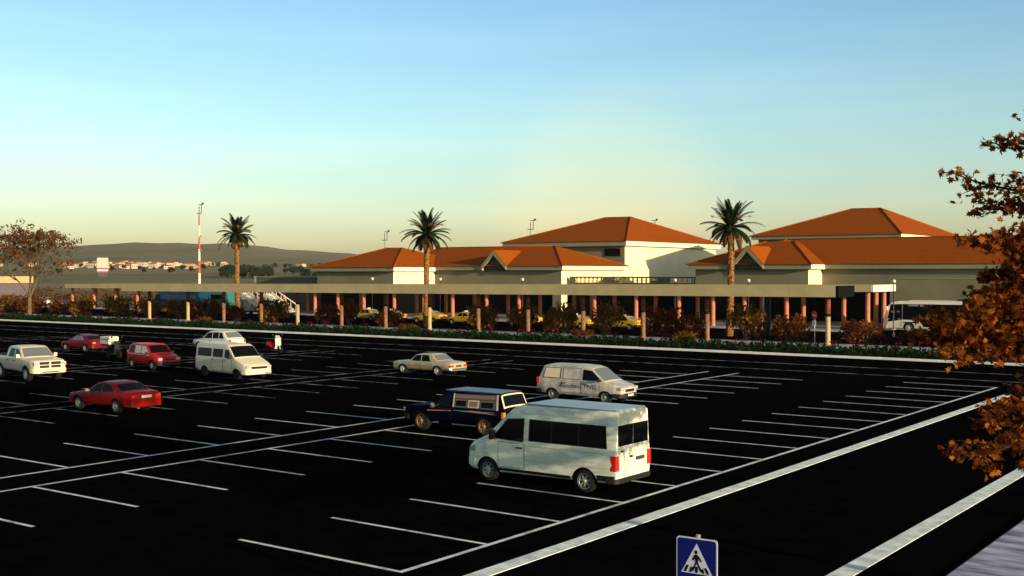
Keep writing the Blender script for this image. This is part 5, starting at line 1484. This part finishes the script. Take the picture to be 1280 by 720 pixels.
SH = [(-170.5, 96.8, 7, 3.0, 'r', 'russet shrub mass at the left edge'), (-163.5, 97.4, 6.5, 3.2, 'o', 'ochre shrub left of the big autumn tree trunk'), (-157.8, 96.6, 5.6, 2.8, 'r', 'russet shrub right of the big autumn tree trunk'),
      (-151.2, 97.5, 5.2, 2.5, 'r', 'low russet shrub below the left end of the far canopy'), (-145.6, 97.2, 5.0, 3.0, 'o', 'ochre shrub below the second pair of far columns'), (-138.6, 97.6, 5.2, 3.2, 'o', 'broad ochre shrub left of the first two tone column'),
      (-131.2, 97.4, 4.6, 2.6, 'o', 'small ochre shrub between the first two tone column and the blue coach'), (-125.2, 97.6, 5.4, 2.9, 'o', 'ochre shrub in front of the blue coach tail'), (-119.4, 97.6, 5.2, 3.0, 'r', 'russet shrub left of the left palm trunk base'),
      (-114.6, 97.9, 4.2, 2.4, 'r', 'low russet shrub right of the left palm trunk base'), (-106.6, 97.3, 5.6, 3.4, 'o', 'round ochre shrub in front of the passenger stairs'), (-98.2, 97.8, 4.2, 2.7, 'r', 'dark russet shrub left of the leftmost taxi'),
      (-94.6, 97.7, 4.6, 3.3, 'r', 'taller dark russet shrub beside the leftmost taxi'), (-88.4, 97.3, 4.8, 2.3, 'r', 'low russet shrub between the left and middle taxis'), (-75.2, 97.4, 5.2, 3.2, 'o', 'ochre shrub in front of the fifth taxi'),
      (-70.0, 97.7, 4.2, 2.9, 'o', 'ochre shrub right of the fifth taxi'), (-66.2, 97.6, 3.2, 2.4, 'r', 'small russet shrub below the lit pillar'), (-64.6, 97.2, 4.6, 3.5, 'o', 'tall ochre shrub right of the lit pillar'),
      (-59.8, 97.6, 4.8, 3.4, 'o', 'round ochre shrub in front of the rightmost taxi'), (-54.0, 98.0, 5.2, 3.1, 'r', 'russet shrub below the terrace balusters'), (-50.6, 97.2, 4.2, 2.5, 'r', 'low russet shrub left of the right palm trunk'),
      (-45.0, 97.3, 5.2, 3.5, 'o', 'large ochre shrub right of the right palm trunk'), (-41.3, 97.9, 4.8, 2.6, 'r', 'russet shrub left of the red road sign'), (-34.4, 97.4, 5.4, 2.3, 'r', 'spreading russet shrub right of the last canopy column'),
      (-30.2, 97.9, 4.6, 1.5, 'r', 'russet shrub below the touring bus'), (-26.2, 97.2, 5.0, 2.8, 'o', 'ochre shrub behind the maple leaves at the right'),
      (-47.0, 89.5, 3.2, 1.2, 'o', 'low ochre shrub on the hedge left of the grey pole'), (-77.8, 88.9, 2.6, 1.0, 'o', 'low ochre shrub on the hedge right of the middle palm'), (-109.0, 88.7, 2.8, 1.1, 'o', 'low ochre shrub on the hedge below the left palm'), (-57.5, 89.3, 3.0, 1.1, 'r', 'low russet shrub on the hedge below the balusters')]
for i, s in enumerate(SH): shrub(*s, i)

# flowering plants along the path
rf = random.Random(21)
def flower_mesh(seed):
    rnd = random.Random(seed); bm = bmesh.new()
    for k in range(6):
        a = rnd.uniform(0, 2 * PI); r = rnd.uniform(.05, .3)
        tube(bm, [(0, 0, 0), (r * math.cos(a), r * math.sin(a), rnd.uniform(.3, .6))], [.015, .008], 4, 1, False)
    leaf_cloud(bm, blob_pts(26, (0, 0, .58), (.36, .36, .26), rnd, 0), .16, 1, .9, rnd=rnd)
    a0 = len(bm.faces)
    t2 = bmesh.new(); leaf_cloud(t2, blob_pts(22, (0, 0, .22), (.34, .34, .2), rnd, 0), .16, 1, .6, rnd=rnd); merge(bm, t2, 1)
    me = bpy.data.meshes.new('flower'); bm.to_mesh(me); bm.free()
    me.materials.append(M['petal']); me.materials.append(LG[0]); return me
FM = [flower_mesh(s) for s in (1, 2, 3)]
for i in range(92):
    x = -165 + 137 * (i + rf.uniform(-.45, .45)) / 92
    o = bpy.data.objects.new('flowering_plant', FM[i % 3]); COL.objects.link(o)
    o.location = (x, rf.choice((90.0, 90.1, 96.9, 97.0)), .09); o.rotation_euler = (0, 0, rf.uniform(0, 6)); s = rf.uniform(.6, 1.15); o.scale = (s, s, s)
    tag(o, 'small magenta flowering plant along the edge of the pale path', 'flower', 'magenta flowers along the path')

# clipped ground cover behind the far kerb
rh = random.Random(31)
bm = bmesh.new(); pts = []
for _ in range(34000):
    x = -12 - 165 * rh.random(); y = rh.uniform(83.4, 89.4)
    hh = .30 + .16 * math.sin(x * .8 + y) + .18 * math.sin(x * 2.1 - y * 1.3) + .12 * math.sin(x * 5.3 + y * 3)
    pts.append((x, y, .1 + hh * rh.random() ** .5 * (1 if y > 84 else .7)))
leaf_cloud(bm, pts, .26, 3, .7, .6, rh)
tag(bm_obj('ground_cover', bm, LG), kind='stuff')
bm = bmesh.new(); pts = []
for _ in range(9000):
    x = -330 + 210 * rh.random(); y = rh.uniform(150, 158)
    pts.append((x, y, rh.random() * (1.5 + 1.3 * math.sin(x * .3) + .8 * math.sin(x * 1.1)) + .1))
leaf_cloud(bm, pts, .55, 1, .7, 0, rh)
tag(bm_obj('scrub', bm, [M['scrub']]), kind='stuff')

# far village and trees
rv = random.Random(77)
def house_mesh(seed):
    rnd = random.Random(seed); w, d_, h = rnd.uniform(9, 16), rnd.uniform(8, 11), rnd.uniform(5, 9)
    bm = bmesh.new(); box(bm, -w / 2, w / 2, -d_ / 2, d_ / 2, 0, h)
    for i in range(3):
        x = -w / 2 + w * (i + .5) / 3; box(bm, x - .7, x + .7, -d_ / 2 - .03, -d_ / 2 - .002, h * .45, h * .45 + 1.6, 2); box(bm, w / 2 + .002, w / 2 + .03, -d_ / 2 + d_ * (i + .3) / 3, -d_ / 2 + d_ * (i + .3) / 3 + 1.2, h * .45, h * .45 + 1.6, 2)
    hip_ = bmesh.new(); a, b, c_, e = [hip_.verts.new(p) for p in ((-w / 2 - .4, -d_ / 2 - .4, h), (w / 2 + .4, -d_ / 2 - .4, h), (w / 2 + .4, d_ / 2 + .4, h), (-w / 2 - .4, d_ / 2 + .4, h))]
    r0, r1 = hip_.verts.new((-w / 4, 0, h + 2.2)), hip_.verts.new((w / 4, 0, h + 2.2))
    for f in ((a, b, r1, r0), (b, c_, r1), (c_, e, r0, r1), (e, a, r0)): hip_.faces.new(f)
    merge(bm, hip_, 1)
    me = bpy.data.meshes.new('house'); bm.to_mesh(me); bm.free(); return me
HM = []
for s in range(6):
    me = house_mesh(s); me.materials.append(M['house_a'] if s % 3 else M['house_b']); me.materials.append(M['house_roof']); me.materials.append(M['black']); HM.append(me)
def polar(px, dist):
    a = math.atan((px - 640) / 1466); x, y = dist * math.sin(a), dist * math.cos(a)
    return (x * math.cos(TH) + y * math.sin(TH), -x * math.sin(TH) + y * math.cos(TH))
for i in range(110):
    px = rv.uniform(78, 290) if i < 90 else rv.uniform(-60, 430); dist = rv.gauss(1700, 60) if rv.random() < .75 else rv.uniform(1250, 1600)
    if rv.random() < .25: px = rv.gauss(130, 18); dist = rv.uniform(1350, 1600)
    x, y = polar(px, dist)
    o = bpy.data.objects.new('house', HM[rv.randrange(6)]); COL.objects.link(o)
    o.location = (x, y, terr_h(x, y) - .3); o.rotation_euler = (0, 0, rv.uniform(-.6, .6)); s = rv.uniform(.45, .9); o.scale = (s, s, s * rv.uniform(.7, 1.0))
    tag(o, 'small pale house in the far village below the hills', 'house', 'houses of the far village')
def ftree_mesh(seed):
    rnd = random.Random(seed); bm = bmesh.new(); pts = []
    for k in range(7):
        c = (rnd.uniform(-2.2, 2.2), rnd.uniform(-2.2, 2.2), rnd.uniform(2.5, 6)); q = rnd.uniform(1.4, 2.4); pts += blob_pts(90, c, (q, q, q), rnd, .3)
    leaf_cloud(bm, pts, 1.0, 2, .7, rnd=rnd)
    t2 = bmesh.new(); tube(t2, [(0, 0, -.5), (0, 0, 4)], [.35, .2], 6); merge(bm, t2, 2)
    me = bpy.data.meshes.new('far_tree'); bm.to_mesh(me); bm.free()
    for m in (M['far_tree'], M['far_tree2'], M['bark_dark']): me.materials.append(m)
    return me
FT = [ftree_mesh(s) for s in range(4)]
for i in range(90):
    if i < 34: px, dist = rv.choice((rv.gauss(283, 6), rv.gauss(300, 6), rv.gauss(325, 10), rv.gauss(362, 8), rv.gauss(385, 12), rv.uniform(270, 420))), rv.uniform(620, 900)
    else: px, dist = rv.uniform(-80, 440), rv.uniform(900, 1750)
    x, y = polar(px, dist)
    o = bpy.data.objects.new('far_tree', FT[i % 4]); COL.objects.link(o)
    o.location = (x, y, terr_h(x, y) - .2); o.rotation_euler = (0, 0, rv.uniform(0, 6)); s = rv.uniform(.6, 1.25) * (.85 if i < 34 else .7); o.scale = (s * 1.15, s * 1.15, s)
    tag(o, 'dark round tree far out on the plain' if i >= 34 else 'dark tall tree in the far row on the plain right of the left palm', 'tree', 'far trees scattered on the plain' if i >= 34 else 'far row of dark trees')
# airport service huts far behind
for i, (px, w, m, lab) in enumerate(((331, 9, 'house_a', 'long white service hut far behind the left palm'), (347, 7, 'p_blue', 'blue service hut between two white ones on the far plain'), (363, 11, 'house_a', 'white service hut nearest the terminal on the far plain'))):
    x, y = polar(px, 520)
    t = thing('service_hut', lab, 'hut', (x, y, terr_h(x, y)), 0)
    bm = bmesh.new(); box(bm, -w / 2, w / 2, -2, 2, 0, 2.4); bm_obj('wall', bm, M[m], t)
    bm = bmesh.new(); box(bm, -w / 2 - .2, w / 2 + .2, -2.2, 2.2, 2.403, 2.7); bm_obj('roof', bm, M['globe'], t)
    bm = bmesh.new(); box(bm, -.5, .5, -2.03, -2.003, 0, 2.0); bm_obj('door', bm, M['black'], t)

bpy.context.view_layer.update()

# evening air
bm = bmesh.new(); box(bm, -6400, 6400, -6400, 6400, -30, 130)
hz = bm_obj('haze', bm, []); hz['kind'] = 'stuff'
mh = bpy.data.materials.new('evening_air'); mh.use_nodes = True; n_ = mh.node_tree
n_.nodes.remove(n_.nodes['Principled BSDF'])
pv = n_.nodes.new('ShaderNodeVolumePrincipled'); pv.inputs['Density'].default_value = .00003
pv.inputs['Color'].default_value = (.80, .84, .86, 1); pv.inputs['Anisotropy'].default_value = .2
n_.links.new(pv.outputs[0], n_.nodes['Material Output'].inputs['Volume'])
hz.data.materials.append(mh)
bpy.context.view_layer.update()
